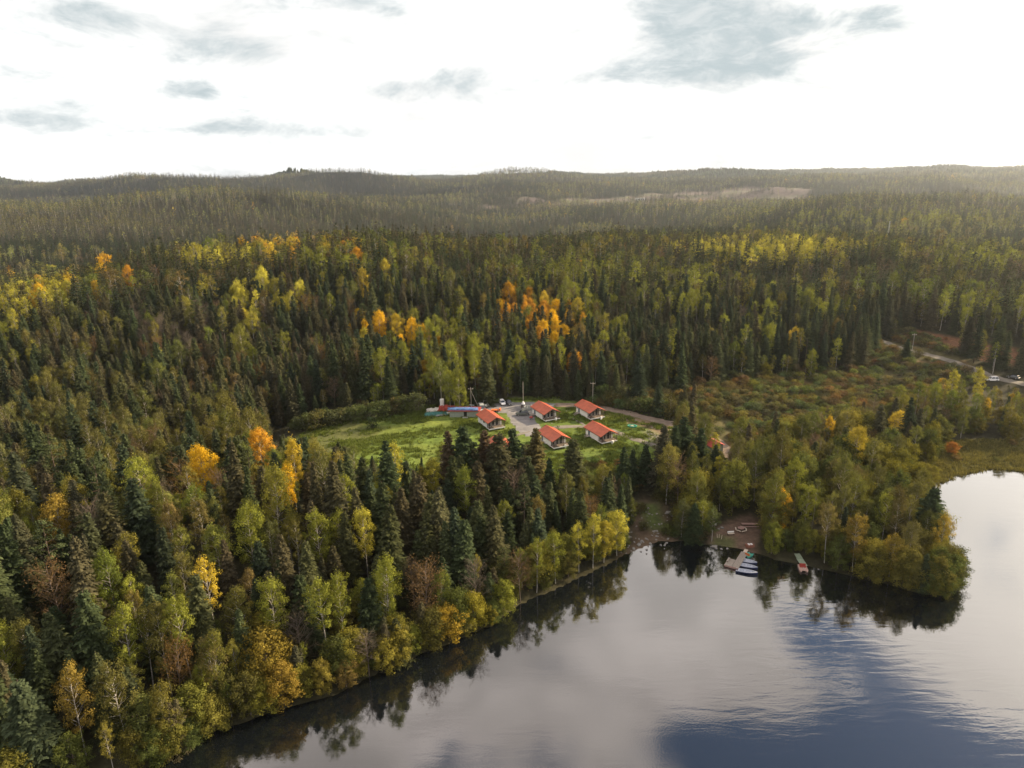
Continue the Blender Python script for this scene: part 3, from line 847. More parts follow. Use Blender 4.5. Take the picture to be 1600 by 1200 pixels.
def scatter():
    out_ = []
    for (r0, r1, s, amax) in ((70, 300, 4.2, 44), (300, 700, 5.1, 42), (700, 1500, 6.9, 41), (1500, 3600, 9.8, 40)):
        xm = r1 * math.sin(math.radians(amax))
        gx, gy = np.meshgrid(np.arange(-xm, xm, s), np.arange(r0 * .6, r1, s))
        gx = gx + rng.uniform(-.48, .48, gx.shape) * s; gy = gy + rng.uniform(-.48, .48, gy.shape) * s
        gx = gx.ravel(); gy = gy.ravel(); r = np.hypot(gx, gy); a = np.degrees(np.arctan2(gx, gy))
        kx = (r >= r0) & (r < r1) & (abs(a) < amax)
        out_.append(np.stack([gx[kx], gy[kx]], 1))
    return np.concatenate(out_)
P = scatter()
fr = []
for i_ in range(len(lake_px) - 1):
    p0, p1 = LAKE[i_], LAKE[i_ + 1]; nn_ = max(1, int(np.linalg.norm(p1 - p0) / .5))
    um = (lake_px[i_][0] + lake_px[i_ + 1][0]) / 2
    if lake_px[i_][0] < 60 or (965 < um < 1062) or (1105 < um < 1185 and lake_px[i_][1] > 845 and i_ < 24) or i_ >= 27: continue
    for q_ in range(nn_):
        c_ = p0 + (p1 - p0) * ((q_ + rng.random()) / nn_); t_ = (p1 - p0) / np.linalg.norm(p1 - p0)
        for sg in (1, -1):
            z_ = c_ + np.array([-t_[1], t_[0]]) * sg * rng.uniform(.3, 4.6)
            if sdist(z_[None], LAKE)[0] < 0: fr.append(z_)
P = np.concatenate([P, np.array(fr)])
# trees singled out in the photograph: crown top in the picture, height in metres, kind, shape, leaf colour, short name
GOLD = (.56, .36, .025); GOLDY = (.44, .34, .045); ORNG = (.46, .25, .03); YEL = (.33, .31, .05); YGRN = (.17, .185, .033); LGRN = (.125, .155, .032)
OLIVE = (.105, .10, .03); SAGE = (.085, .105, .04); DGRN = (.035, .05, .024); BROWN = (.15, .10, .05); RUST = (.19, .12, .045); GREY = (.14, .12, .095)
HERO = [
 (313, 693, 17, 'aspen_tree', 2, GOLD, 'round golden aspen'), (446, 722, 15, 'aspen_tree', 1, GOLD, 'slim golden aspen'), (404, 666, 17, 'aspen_tree', 0, ORNG, 'orange aspen on the crest'),
 (456, 680, 17, 'aspen_tree', 1, GOLDY, 'yellow aspen on the crest'), (80, 770, 15, 'aspen_tree', 0, (.26, .19, .04), 'yellow aspen by the left edge'), (565, 785, 18, 'birch_tree', 0, YEL, 'tall yellow birch'),
 (614, 686, 19, 'birch_tree', 3, YEL, 'narrow yellow birch'), (676, 714, 13, 'aspen_tree', 1, YEL, 'small yellow aspen'), (383, 784, 19, 'birch_tree', 2, YGRN, 'bright green birch'),
 (492, 797, 17, 'birch_tree', 0, YGRN, 'lime birch'), (456, 808, 16, 'birch_tree', 3, OLIVE, 'thin olive birch'), (158, 850, 18, 'birch_tree', 2, LGRN, 'broad pale green birch'),
 (315, 862, 18, 'birch_tree', 3, GOLDY, 'thin golden-tipped birch'), (72, 870, 17, 'bare_tree', 1, BROWN, 'brown fading tree'), (418, 895, 18, 'birch_tree', 0, YGRN, 'sunlit birch above the bank'),
 (527, 886, 19, 'birch_tree', 1, YGRN, 'tall sunlit birch'), (500, 900, 18, 'birch_tree', 5, YGRN, 'sunlit birch with a bare lower stem'), (598, 862, 19, 'birch_tree', 2, YGRN, 'leafy sunlit birch'),
 (240, 935, 19, 'birch_tree', 4, OLIVE, 'broad olive birch'), (183, 940, 19, 'birch_tree', 0, YGRN, 'yellow-green birch'), (275, 925, 19, 'birch_tree', 5, YGRN, 'birch with a domed crown'),
 (263, 990, 14, 'bare_tree', 1, RUST, 'rust-brown half-bare tree'), (410, 985, 12, 'alder_tree', 2, (.20, .155, .03), 'broad golden-olive alder'), (435, 1035, 10, 'alder_tree', 0, (.21, .15, .03), 'golden alder on the bank'),
 (383, 1055, 11, 'alder_tree', 1, OLIVE, 'olive alder on the bank'), (330, 1110, 8.5, 'alder_tree', 2, (.17, .16, .035), 'low wide alder at the water'), (415, 1110, 8, 'alder_tree', 0, (.2, .19, .035), 'small alder over the water'),
 (100, 1035, 17, 'birch_tree', 4, (.20, .15, .035), 'yellowing birch low on the left'), (30, 1062, 17, 'spruce_tree', 0, (.05, .065, .035), 'big grey-green spruce in the corner'), (170, 1030, 17, 'birch_tree', 0, OLIVE, 'slender olive birch'),
 (463, 955, 12, 'bare_tree', 2, GREY, 'leafless grey tree above the bank'), (570, 980, 13, 'bare_tree', 0, GREY, 'pale leafless tree by the water'), (660, 870, 16, 'bare_tree', 1, BROWN, 'half-bare brown tree'),
 (742, 868, 14, 'bare_tree', 2, GREY, 'tangled leafless tree'), (812, 860, 14, 'bare_tree', 0, BROWN, 'leafless tree beside the spruces'), (500, 1030, 9, 'alder_tree', 1, (.19, .16, .035), 'shore alder'),
 (540, 1060, 7, 'alder_tree', 1, (.16, .12, .04), 'bronze shore alder'), (645, 985, 8, 'alder_tree', 1, YGRN, 'bright alder over the dark water'), (700, 965, 10, 'alder_tree', 0, (.28, .2, .03), 'golden shore alder'),
 (740, 945, 10, 'alder_tree', 2, (.22, .2, .03), 'round shore alder'), (785, 945, 10, 'alder_tree', 1, YGRN, 'leaning shore alder'), (838, 855, 18, 'birch_tree', 3, YGRN, 'slim birch on the bank'),
 (868, 848, 17, 'birch_tree', 2, YGRN, 'leafy birch on the bank'), (905, 825, 17, 'birch_tree', 4, YEL, 'yellow birch beside the inlet'), (928, 800, 18, 'birch_tree', 0, YEL, 'tall yellow birch beside the inlet'),
 (966, 795, 16, 'aspen_tree', 0, YEL, 'round yellow tree at the inlet'), (945, 812, 14, 'aspen_tree', 0, (.3, .26, .04), 'yellow-green tree at the inlet'), (888, 885, 9, 'alder_tree', 0, OLIVE, 'olive alder at the inlet'),
 (725, 664, 21, 'spruce_tree', 3, DGRN, 'tall thin-topped spruce'), (760, 672, 20, 'spruce_tree', 1, (.07, .05, .03), 'browned spruce'), (700, 672, 19, 'spruce_tree', 1, (.065, .05, .03), 'brownish spruce'),
 (780, 676, 21, 'spruce_tree', 5, (.05, .05, .026), 'ragged spruce'), (806, 668, 21, 'spruce_tree', 0, DGRN, 'dark spruce before the half-hidden cabin'), (832, 668, 20, 'spruce_tree', 1, (.08, .07, .03), 'olive spruce in front of the cabins'),
 (895, 686, 20, 'spruce_tree', 0, (.055, .06, .028), 'spruce below the front cabin'), (855, 716, 15, 'spruce_tree', 4, DGRN, 'short spruce'), (602, 688, 20, 'spruce_tree', 2, DGRN, 'dark spruce beside the narrow yellow birch'),
 (978, 698, 13, 'spruce_tree', 2, DGRN, 'dark spruce on the lawn edge'), (988, 702, 11, 'spruce_tree', 4, DGRN, 'thin young spruce'), (1012, 693, 12, 'spruce_tree', 4, DGRN, 'pointed spruce by the path'),
 (581, 654, 3.6, 'willow_shrub', 2, (.03, .045, .02), 'dark round bush on the meadow'), (1075, 652, 17, 'spruce_tree', 2, DGRN, 'dense dark spruce right of the lawn'), (1060, 664, 16, 'spruce_tree', 0, DGRN, 'dark spruce touching the road'),
 (1095, 668, 15, 'spruce_tree', 0, DGRN, 'dark spruce left of the red shed'), (1121, 676, 8, 'aspen_tree', 1, YEL, 'slim yellow aspen by the red shed'), (1126, 712, 9, 'aspen_tree', 1, YEL, 'small yellow aspen below the red shed'),
 (1243, 712, 16, 'birch_tree', 2, YGRN, 'bright rounded birch'), (1265, 752, 15, 'birch_tree', 0, YGRN, 'bright green birch on the peninsula'), (1100, 782, 14, 'birch_tree', 3, YGRN, 'slim yellow-green birch near the inlet'),
 (1345, 800, 15, 'birch_tree', 4, (.2, .15, .035), 'bronze birch on the point'), (1400, 832, 13, 'birch_tree', 2, (.22, .17, .035), 'bronze-yellow birch at the waterline'), (1505, 888, 9, 'aspen_tree', 1, YEL, 'small yellow tree leaning over the tip'),
 (1478, 800, 13, 'birch_tree', 4, (.26, .2, .04), 'yellow birch at the end of the point'), (1462, 760, 16, 'spruce_tree', 3, DGRN, 'spruce near the end of the point'), (1390, 765, 15, 'birch_tree', 0, YGRN, 'leafy green birch on the point'),
 (1210, 815, 9, 'alder_tree', 1, YGRN, 'small lime tree beside the picnic clearing'), (1300, 785, 15, 'birch_tree', 5, (.15, .13, .05), 'thin-leaved birch with a pale stem'), (1068, 782, 14, 'birch_tree', 6, (.075, .085, .035), 'dark green tree at the head of the inlet'),
 (1086, 790, 13, 'spruce_tree', 2, DGRN, 'dark spruce at the head of the inlet'), (1116, 790, 12, 'birch_tree', 4, SAGE, 'sage-green birch left of the picnic clearing'),
 (1410, 600, 10, 'birch_tree', 2, YGRN, 'bright birch on the marsh edge'), (1493, 575, 14, 'aspen_tree', 1, YEL, 'yellow aspen in front of the road'), (1535, 572, 15, 'aspen_tree', 1, YEL, 'tall yellow aspen by the road'),
 (1465, 600, 11, 'birch_tree', 2, YGRN, 'lime birch on the marsh edge'), (1405, 640, 11, 'aspen_tree', 0, GOLDY, 'golden aspen above the bay'), (1420, 530, 10, 'spruce_tree', 2, DGRN, 'dark spruce beside the gravel road'),
 (1490, 690, 4.2, 'alder_tree', 0, (.3, .13, .03), 'orange bush by the bay'), (196, 412, 17, 'aspen_tree', 0, ORNG, 'orange aspen on the far slope'), (100, 436, 17, 'aspen_tree', 2, YEL, 'yellow aspen on the left slope'),
 (640, 494, 18, 'aspen_tree', 0, GOLD, 'golden aspen above the meadow'), (590, 484, 18, 'aspen_tree', 0, GOLD, 'golden aspen on the hillside'), (620, 488, 17, 'aspen_tree', 2, GOLDY, 'broad golden aspen on the hillside'),
]
hero = []
for (u, v, h, kd, vi, tint, nm) in HERO:
    p = at(u, v, h)
    x_, y_ = p.x, p.y; rr0 = math.hypot(x_, y_); st = 0
    while sdist(np.array([[x_, y_]]), LAKE)[0] > -1.2 and st < 60:      # roots on the bank, never in the lake
        st += 1; x_ = p.x * (1 + st * .5 / rr0); y_ = p.y * (1 + st * .5 / rr0)
    if st:
        dd_ = pix_dir(u, v); h = max(h * .75, 4.0, H + dd_[2] * math.hypot(x_, y_) / math.hypot(dd_[0], dd_[1]) - float(ground([x_], [y_])[0]))
        if st >= 60: continue
    hero.append((x_, y_, h, kd, vi, tint, nm))
hp = np.array([(h_[0], h_[1]) for h_ in hero])

r = np.hypot(P[:, 0], P[:, 1]); near = r < 430
d_lake = np.full(len(P), 300.); d_lake[near] = -sdist(P[near], LAKE)
ok = d_lake > .3
for pg, mg in ((MEADOW, 0.5), (MARSH, -1), (BRACKEN, 0), (BAYSHORE, 0), (CLEAR1, 0), (CLEAR2, .8)):
    dd = np.full(len(P), -99.); dd[near] = sdist(P[near], pg); ok &= dd < -mg + (fbm(P[:, 0] / 6, P[:, 1] / 6, 70, 2) - .5) * 3
ok &= ~((sdist(P, QUARRY) + (fbm(P[:, 0] / 60, P[:, 1] / 60, 40, 3) - .5) * 160 > 0) & (rng.random(len(P)) < .985 - .5 * sstep(.54, .64, fbm(P[:, 0] / 110, P[:, 1] / 90, 47, 3))))
for ln, wd in ((ROAD_L, 4.5), (ROAD_R, 5.5)):
    dd = np.full(len(P), 99.); dd[near] = ldist(P[near], ln); ok &= dd > wd
# the view line to the hidden cabin and the red shed stays partly open
for c in range(0, len(P), 20000):
    blk = slice(c, c + 20000); D = np.full(len(P[blk]), 99.)
    nb_ = r[blk] < 620
    if nb_.any():
        D[nb_] = np.sqrt(((P[blk][nb_][:, None] - hp[None]) ** 2).sum(-1)).min(1)
    ok[blk] &= D > 2.6
P = P[ok]; r = r[ok]; d_lake = d_lake[ok]
N = len(P)
G = ground(P[:, 0], P[:, 1])
hh = rng.normal(0, 1, N)
TH = 16.6 + 2.9 * hh + 7 * (fbm(P[:, 0] / 45, P[:, 1] / 45, 77, 2) - .5)
u_t, v_t = project(np.stack([P[:, 0], P[:, 1], G + TH], 1))
u_b, v_b = project(np.stack([P[:, 0], P[:, 1], G], 1))
dMe = np.full(N, -99.); nr = r < 430; dMe[nr] = sdist(P[nr], MEADOW)
dMa = np.full(N, -99.); dMa[nr] = sdist(P[nr], MARSH)
# region of each tree
PEN = poly([(965, 870), (985, 800), (960, 745), (1056, 705), (1090, 700), (1190, 725), (1250, 700), (1460, 700), (1530, 940), (1200, 890)], 2)
dPen = np.full(N, -99.); dPen[nr] = sdist(P[nr], PEN)
zone = np.full(N, 'hill', dtype=object)
zone[r > 640] = 'far'
zone[(r < 205) & (u_b < 1000)] = 'near'
zone[(r >= 205) & (r < 290) & (u_b < 560)] = 'valley'
zone[(dPen > 0)] = 'point'
zone[(u_b > 1180) & (v_b > 585) & (dPen <= 0) & (r < 330)] = 'bay'
MIX = {  # spruce, birch, aspen, alder, bare, pine
 'near': (.43, .40, .0, .06, .05, .05), 'valley': (.44, .44, .0, .06, .05, .01), 'hill': (.64, .26, .004, .0, .03, .066),
 'far': (.69, .26, .004, .0, .008, .04), 'point': (.12, .44, .01, .40, .03, .0), 'bay': (.02, .74, .06, .15, .02, .01)}
KN = ['spruce_tree', 'birch_tree', 'aspen_tree', 'alder_tree', 'bare_tree', 'pine_tree']
pr = np.zeros((N, 6))
for zn, mx in MIX.items(): pr[zone == zn] = mx
# drifts of leaf trees among the spruce
clump = fbm(P[:, 0] / 30, P[:, 1] / 30, 80, 3)
clump_far = fbm(P[:, 0] / 190, P[:, 1] / 190, 84, 4)
cl = np.where(r < 700, clump, .5 + (clump_far - .5) * 1.7)
tpi = np.zeros(N)
for dx_, dy_ in ((170, 0), (-170, 0), (0, 200), (0, -200)): tpi += ground(P[:, 0] + dx_, P[:, 1] + dy_)
tpi = np.where(r > 600, G - tpi / 4, 0)
cl = cl + np.clip(tpi * .02, -.25, .2)  # far off: pale birch on crests, dark spruce in hollows, relief shading put into colour
pr[:, 1] *= np.clip((cl - .34) * 5.2, .12, 3.2); pr[:, 2] *= np.clip((cl - .34) * 5, .2, 3)
# patches of colour on the hillsides (u, v of crown tops, spread, kind index, weight, colour)
PATCH = [(830, 462, 36, 26, 2, 3.0, ORNG), (880, 485, 26, 24, 2, 3.0, GOLD), (595, 492, 45, 9, 2, 2.0, GOLD), (645, 503, 36, 9, 2, 1.6, GOLD), (460, 366, 60, 6, 2, 1.6, GOLDY),
         (330, 382, 60, 10, 1, 1.2, YEL), (1215, 373, 105, 9, 1, 3.5, YEL), (1540, 385, 80, 14, 1, 1.5, YGRN), (290, 480, 75, 30, 4, 3.0, GREY), (880, 430, 60, 30, 1, 3.5, YGRN), (940, 480, 30, 25, 1, 3.0, YGRN),
         (690, 540, 90, 45, 1, 2.6, YGRN), (800, 540, 60, 40, 1, 1.6, YGRN), (400, 450, 70, 25, 1, 2.0, YEL), (500, 385, 60, 12, 1, 1.4, YGRN), (1075, 430, 50, 30, 1, 1.8, YGRN), (1240, 460, 80, 18, 1, 1.8, YGRN),
         (1100, 560, 50, 30, 1, 1.4, OLIVE), (1170, 480, 120, 40, 1, .8, YGRN), (1530, 450, 80, 20, 1, .7, YGRN), (350, 560, 60, 35, 1, 1.6, BROWN), (570, 570, 40, 30, 4, 1.2, BROWN), (100, 590, 100, 40, 1, 1.6, OLIVE), (200, 640, 150, 40, 1, 1.8, OLIVE),
         (1380, 330, 300, 14, 1, .8, YGRN), (130, 335, 160, 14, 1, 1.6, OLIVE), (300, 330, 200, 20, 4, .1, GREY), (60, 445, 60, 20, 1, 1.5, YEL), (1450, 430, 100, 20, 1, 1.0, LGRN), (230, 655, 80, 25, 4, 1.0, GREY),
         (500, 740, 60, 30, 1, 2.0, YGRN), (560, 740, 50, 30, 1, 1.5, YGRN), (60, 420, 50, 12, 2, .5, YEL), (960, 405, 50, 12, 1, 1.5, YGRN), (540, 950, 90, 60, 1, .8, YGRN)]
ptint = np.zeros((N, 3)); pw = np.zeros(N); pk = np.full(N, -1)
for (u, v, su, sv, ki, wt, tint) in PATCH:
    g = np.exp(-((u_t - u) / su) ** 2 - ((v_t - v) / sv) ** 2) * wt
    pr[:, ki] += g * .55
    m = g > pw; ptint[m] = tint; pw[m] = g[m]; pk[m] = ki
# dense dark spruce wall behind the meadow and on the right
g = np.exp(-((u_t - 1300) / 420) ** 2 - ((v_t - 520) / 60) ** 2) * (zone == 'hill'); pr[:, 0] += g * 1.3
g = np.exp(-((u_t - 240) / 260) ** 2 - ((v_t - 560) / 60) ** 2); pr[:, 0] += g * .7
g = np.exp(-((u_t - 760) / 190) ** 2 - ((v_t - 760) / 80) ** 2) * (r < 205); pr[:, 0] += g * 2.2
shore = (d_lake < 6.6) & (r < 330)
belt = (d_lake > 4) & (d_lake < 22) & (zone == 'near'); pr[belt, 0] += .15; pr[belt, 1] += .1
pr[shore] = pr[shore] * .12; pr[shore, 3] += .82; pr[shore, 1] += .06
pr /= pr.sum(1)[:, None]
ki = (pr.cumsum(1) < rng.random(N)[:, None]).sum(1).clip(0, 5)
PAL = {0: [(.042, .058, .028), (.052, .066, .030), (.062, .068, .030), (.036, .050, .030), (.072, .064, .036)],
       1: [YGRN, LGRN, OLIVE, (.15, .15, .035), (.11, .13, .035), (.18, .16, .035), (.13, .10, .04), (.09, .10, .038)],
       2: [GOLDY, YEL, GOLD, ORNG], 3: [OLIVE, (.10, .12, .033), (.17, .15, .03), (.075, .095, .03), (.18, .17, .03)],
       4: [BROWN, GREY, (.17, .12, .08), RUST], 5: [(.055, .07, .032), (.065, .075, .03)]}
tint = np.zeros((N, 3))
for q, pal in PAL.items():
    m = ki == q
    pal = np.array(pal); c1 = pal[rng.integers(0, len(pal), m.sum())]; c2 = pal[rng.integers(0, len(pal), m.sum())]; t = rng.random((m.sum(), 1))
    tint[m] = c1 * t + c2 * (1 - t)
hit = (pk == ki) & (rng.random(N) < np.clip(pw * 1.2, 0, .9))
tint[hit] = ptint[hit] * rng.uniform(.75, 1.2, (hit.sum(), 1))
mut = (zone == 'valley') | (zone == 'point'); mut &= (ki == 1)
tint[mut] = tint[mut] * .55 + np.array([.10, .10, .04]) * .45
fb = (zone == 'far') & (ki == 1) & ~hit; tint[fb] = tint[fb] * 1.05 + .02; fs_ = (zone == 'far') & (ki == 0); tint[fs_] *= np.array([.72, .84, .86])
tint *= rng.uniform(.70, 1.16, (N, 1)); tint[ki == 1] *= 1.14
brn = fbm(P[:, 0] / 38, P[:, 1] / 38, 88, 3); m_ = (ki == 0) & (brn > .55) & (rng.random(N) < .45)
tint[m_] = tint[m_] * .5 + np.array([.068, .056, .036]) * .5
# real heights
HT = np.where(ki == 0, TH * 1.02, np.where(ki == 1, TH * .93, np.where(ki == 2, TH * .9, np.where(ki == 3, 9.5 + 2 * hh, np.where(ki == 4, 14 + 2 * hh, TH * 1.0)))))
HT = np.where(rng.random(N) < .12, HT * rng.uniform(.5, .8, N), HT)
HT = np.where((zone == 'point') & (ki != 3), HT * .88, HT); HT = np.where((zone == 'point') & (ki == 3), HT * 1.15, HT)
HT = np.where((zone == 'bay'), HT * .66, HT); HT = np.where(zone == 'near', HT * .92, HT)
HT = np.where(shore & (ki == 3), rng.uniform(4.0, 9.2, N), HT)
frontm = (r < 205) & (u_b > 560) & (u_b < 1000)       # trees before the lawn stay low enough to see the cabins
lim = np.where(u_b < 690, 712, np.where(u_b < 850, 690, np.where(u_b < 960, 722, 730)))
zlim = []
for k_ in np.where(frontm)[0]:
    d = pix_dir(u_t[k_], lim[k_] + rng.uniform(0, 26))
    t = np.hypot(P[k_, 0], P[k_, 1]) / np.hypot(d[0], d[1])
    hm_ = H + d[2] * t - G[k_]
    if HT[k_] > hm_: HT[k_] = hm_
leftf = (r < 240) & (u_b <= 560) & (u_b > 420)
for k_ in np.where(leftf)[0]:
    d = pix_dir(u_t[k_], 690 + rng.uniform(-12, 20)); t = np.hypot(P[k_, 0], P[k_, 1]) / np.hypot(d[0], d[1]); hm_ = H + d[2] * t - G[k_]
    if HT[k_] > hm_: HT[k_] = hm_
for k_ in np.where((zone == 'bay') & (u_b > 1380))[0]:
    d = pix_dir(u_t[k_], (604 if u_b[k_] > 1500 else 590) + rng.uniform(-4, 26)); t = np.hypot(P[k_, 0], P[k_, 1]) / np.hypot(d[0], d[1]); HT[k_] = min(HT[k_], H + d[2] * t - G[k_])
for (hx, hy, h_, kd_, vi_, t_, nm_) in hero:
    if kd_ == 'willow_shrub': continue
    rh = math.hypot(hx, hy); hz_ = float(ground([hx], [hy])[0]); uh, vh = project([[hx, hy, hz_ + h_]]); _, vb_ = project([[hx, hy, hz_]])
    cw = (3.2 if kd_ in ('aspen_tree', 'alder_tree') else 2.3) * F / math.hypot(rh, H)
    lim_ = float(vh[0]) + (.62 if kd_ != 'spruce_tree' else .35) * (float(vb_[0]) - float(vh[0]))
    c_ = np.where((abs(u_t - float(uh[0])) < cw) & (r < rh) & (r > rh - 55) & (v_t < lim_))[0]
    for k_ in c_:
        d = pix_dir(u_t[k_], lim_ + rng.uniform(-6, 8)); t = math.hypot(P[k_, 0], P[k_, 1]) / math.hypot(d[0], d[1]); HT[k_] = min(HT[k_], H + d[2] * t - G[k_])
HT = np.where(shore & (ki == 0), np.minimum(HT, 9), HT)
keep = HT > 2.5
# the picnic clearing, the jetty and the landing stage stay in the open
for (u0, u1, v0, v1) in ((1114, 1186, 816, 872), (1243, 1264, 866, 900)):
    hwd = 2.4 * F / 165
    keep &= ~((u_b > u0 - hwd) & (u_b < u1 + hwd * .6) & (v_b > v0) & (v_t < v1) & (r < 230) & (r > 110))
edge = (dMe > -9) & (dMe < 0) & (v_b < 660); HT = np.where(edge & (rng.random(N) < .6), HT * rng.uniform(.35, .7, N), HT)

order = np.argsort(r)
tone = {}
def colour_word(kd, t):
    rr_, g_, b_ = t
    lum = .3 * rr_ + .6 * g_ + .1 * b_
    if kd in ('spruce_tree', 'pine_tree'):
        return 'brownish green' if rr_ > g_ * 1.02 else 'dark green' if lum < .044 else 'olive green' if rr_ > g_ * .86 else 'mid green'
    q = rr_ / (g_ + 1e-6)
    if kd == 'bare_tree': return 'rusty' if q > 1.8 else 'brown' if q > 1.35 else 'grey-brown'
    if q > 2.3: return 'orange'
    if q > 1.55: return 'golden'
    if q > 1.12: return 'yellow' if lum > .2 else 'bronze'
    if q > .93: return 'yellow-green' if lum > .13 else 'olive'
    return 'light green' if lum > .12 else 'dull green'
SHAPE = {'spruce_tree': ['evenly conical', 'narrow open', 'broad full', 'high-crowned gappy', 'slim dense', 'ragged'], 'birch_tree': ['oval-crowned', 'high-crowned', 'broad-crowned', 'slender', 'drooping', 'long-stemmed', 'low-branched full'],
         'aspen_tree': ['round', 'slim', 'wide'], 'alder_tree': ['bushy', 'upright bushy', 'wide bushy'], 'bare_tree': ['nearly leafless', 'half-bare', 'leafless'], 'pine_tree': ['flat-topped', 'tufted'], 'willow_shrub': ['domed', 'spreading', 'upright']}
NOUN = {'spruce_tree': 'spruce', 'birch_tree': 'birch', 'aspen_tree': 'aspen', 'alder_tree': 'alder', 'bare_tree': 'tree', 'pine_tree': 'pine', 'willow_shrub': 'willow shrub'}
WHERE = {'near': 'on the near wooded slope', 'valley': 'in the valley behind the near slope', 'hill': 'on the hillside behind the meadow', 'point': 'on the wooded point', 'bay': 'above the small bay', 'far': 'far off'}
LM = [((-40, 232), 'the dark bush on the meadow'), ((0, 255), 'the blue tarpaulin'), ((15, 262), 'the parked cars'), ((32, 245), 'the rear cabins'), ((85, 145), 'the boats'), ((62, 150), 'the inlet'),
      ((110, 150), 'the floating raft')]
WP = {}
def place_phrase(x, y, zn, d_l):
    D = np.hypot(hp[:, 0] - x, hp[:, 1] - y); j = int(np.argmin(D))
    u1, v1 = project([[x, y, 8]]); u2, v2 = project([[hp[j, 0], hp[j, 1], 8]])
    if D[j] < 13:
        du = float(u1[0] - u2[0]); dv = float(v1[0] - v2[0])
        side = ('just right of' if du > 0 else 'just left of') if abs(du) > abs(dv) * 1.2 else ('in front of' if dv > 0 else 'right behind')
        return side + ' the ' + hero[j][6], True
    if zn == 'near':
        band = 'at the waterline' if d_l < 5 else 'close to the shore' if d_l < 16 else 'midway up' if d_l < 45 else 'high up'
        b2 = 'by the left edge' if u1[0] < 160 else 'in the left part' if u1[0] < 420 else 'in the middle part' if u1[0] < 680 else 'in the right part'
        return band + ' on the near wooded slope, ' + b2, False
    b2 = 'left end' if u1[0] < 300 else 'left half' if u1[0] < 700 else 'middle' if u1[0] < 1000 else 'right half' if u1[0] < 1350 else 'right end'
    if zn in ('hill', 'valley'):
        band = 'at the foot' if v1[0] > 570 else 'partway up' if v1[0] > 470 else 'high on'
        return (band + (' the' if band != 'at the foot' else ' of the') + ' hillside behind the meadow, ' + b2) if zn == 'hill' else 'in the valley behind the near slope, ' + b2, False
    if zn == 'point': return ('at the waterline of' if d_l < 5 else 'inside') + ' the wooded point, ' + ('near the inlet' if u1[0] < 1180 else 'beside the raft' if u1[0] < 1330 else 'towards its tip'), False
    if zn == 'bay': return 'between the marsh and the bay, ' + ('nearer the marsh' if v1[0] < 660 else 'nearer the water'), False
    return WHERE[zn], False
def make_tree(kd, vi, x, y, z, h, tnt, label, group, yaw=None, wide=1.0):
    tm, cm = PROTO[(kd, vi)]
    s = h / NAT_H[kd]; s2 = s ** .75 * wide * (1 if kd == 'willow_shrub' else 1.14 if kd == 'spruce_tree' else 1.2 if kd == 'alder_tree' else .9)
    e = empty(kd, (x, y, z), random.uniform(0, 6.28) if yaw is None else yaw, label, NOUN[kd], group)
    wv = random.uniform(.82, 1.2); e.scale = (s2 * wv, s2 * wv * random.uniform(.9, 1.1), s)
    e.rotation_euler = (random.gauss(0, .025), random.gauss(0, .025), e.rotation_euler[2])
    t = bpy.data.objects.new('trunk' if kd != 'willow_shrub' else 'stems', tm); COL.objects.link(t); t.parent = e
    c = bpy.data.objects.new('crown', cm); COL.objects.link(c); c.parent = e
    c['tint'] = [float(q) for q in tnt]
    return e
count = {}
PLUR = {'spruce_tree': 'spruces', 'birch_tree': 'birches', 'aspen_tree': 'aspens', 'alder_tree': 'alders', 'bare_tree': 'bare trees', 'pine_tree': 'pines', 'willow_shrub': 'willow shrubs'}
for (x, y, h, kd, vi, tnt, nm) in hero:
    z = float(ground([x], [y])[0])
    make_tree(kd, vi, x, y, max(z, .1), h, tnt, nm + (' standing among the trees' if len(nm.split()) < 4 else ''), None, wide=1.3 if kd == 'spruce_tree' else 1.05)
    count[kd] = count.get(kd, 0) + 1
single = np.zeros(N, bool)
seen_labels = set(); placed = []
for k_ in order:
    if not keep[k_] or r[k_] > 430: continue
    if not (-40 < u_t[k_] < 1640) or v_t[k_] > 1240: continue
    kd = KN[ki[k_]]
    if count.get(kd, 0) >= 296: continue
    count[kd] = count.get(kd, 0) + 1
    single[k_] = True
    vi = int(rng.integers(0, len(KINDS[kd])))
    if kd == 'birch_tree' and zone[k_] in ('point', 'bay', 'valley') and rng.random() < .6: vi = 6 if rng.random() < .6 else 2
    ph, uniq = place_phrase(P[k_, 0], P[k_, 1], zone[k_], d_lake[k_])
    rel = HT[k_] / (18.5 if kd not in ('alder_tree', 'bare_tree') else 11)
    hw = 'very tall' if rel > 1.18 else 'tall' if rel > 1.02 else 'mid-height' if rel > .82 else 'small'
    lab = f"{hw} {SHAPE[kd][vi]} {colour_word(kd, tint[k_])} {NOUN[kd]} {ph}"
    if not uniq and lab in seen_labels and len(lab.split()) < 15:
        j_ = min(range(max(0, len(placed) - 60), len(placed)), key=lambda q: (placed[q][0] - P[k_, 0]) ** 2 + (placed[q][1] - P[k_, 1]) ** 2) if placed else None
        if j_ is not None and math.hypot(placed[j_][0] - P[k_, 0], placed[j_][1] - P[k_, 1]) < 12:
            lab2 = f"{hw} {colour_word(kd, tint[k_])} {NOUN[kd]} beside {'an' if placed[j_][2][0] in 'aeiou' else 'a'} {placed[j_][2]} {ph}"
            if len(lab2.split()) <= 16: lab = lab2
    lab = ' '.join(lab.split()[:16]); seen_labels.add(lab); placed.append((P[k_, 0], P[k_, 1], colour_word(kd, tint[k_]) + ' ' + NOUN[kd]))
    make_tree(kd, vi, P[k_, 0], P[k_, 1], G[k_], HT[k_], tint[k_], lab, PLUR[kd] + ' ' + WHERE[zone[k_]])

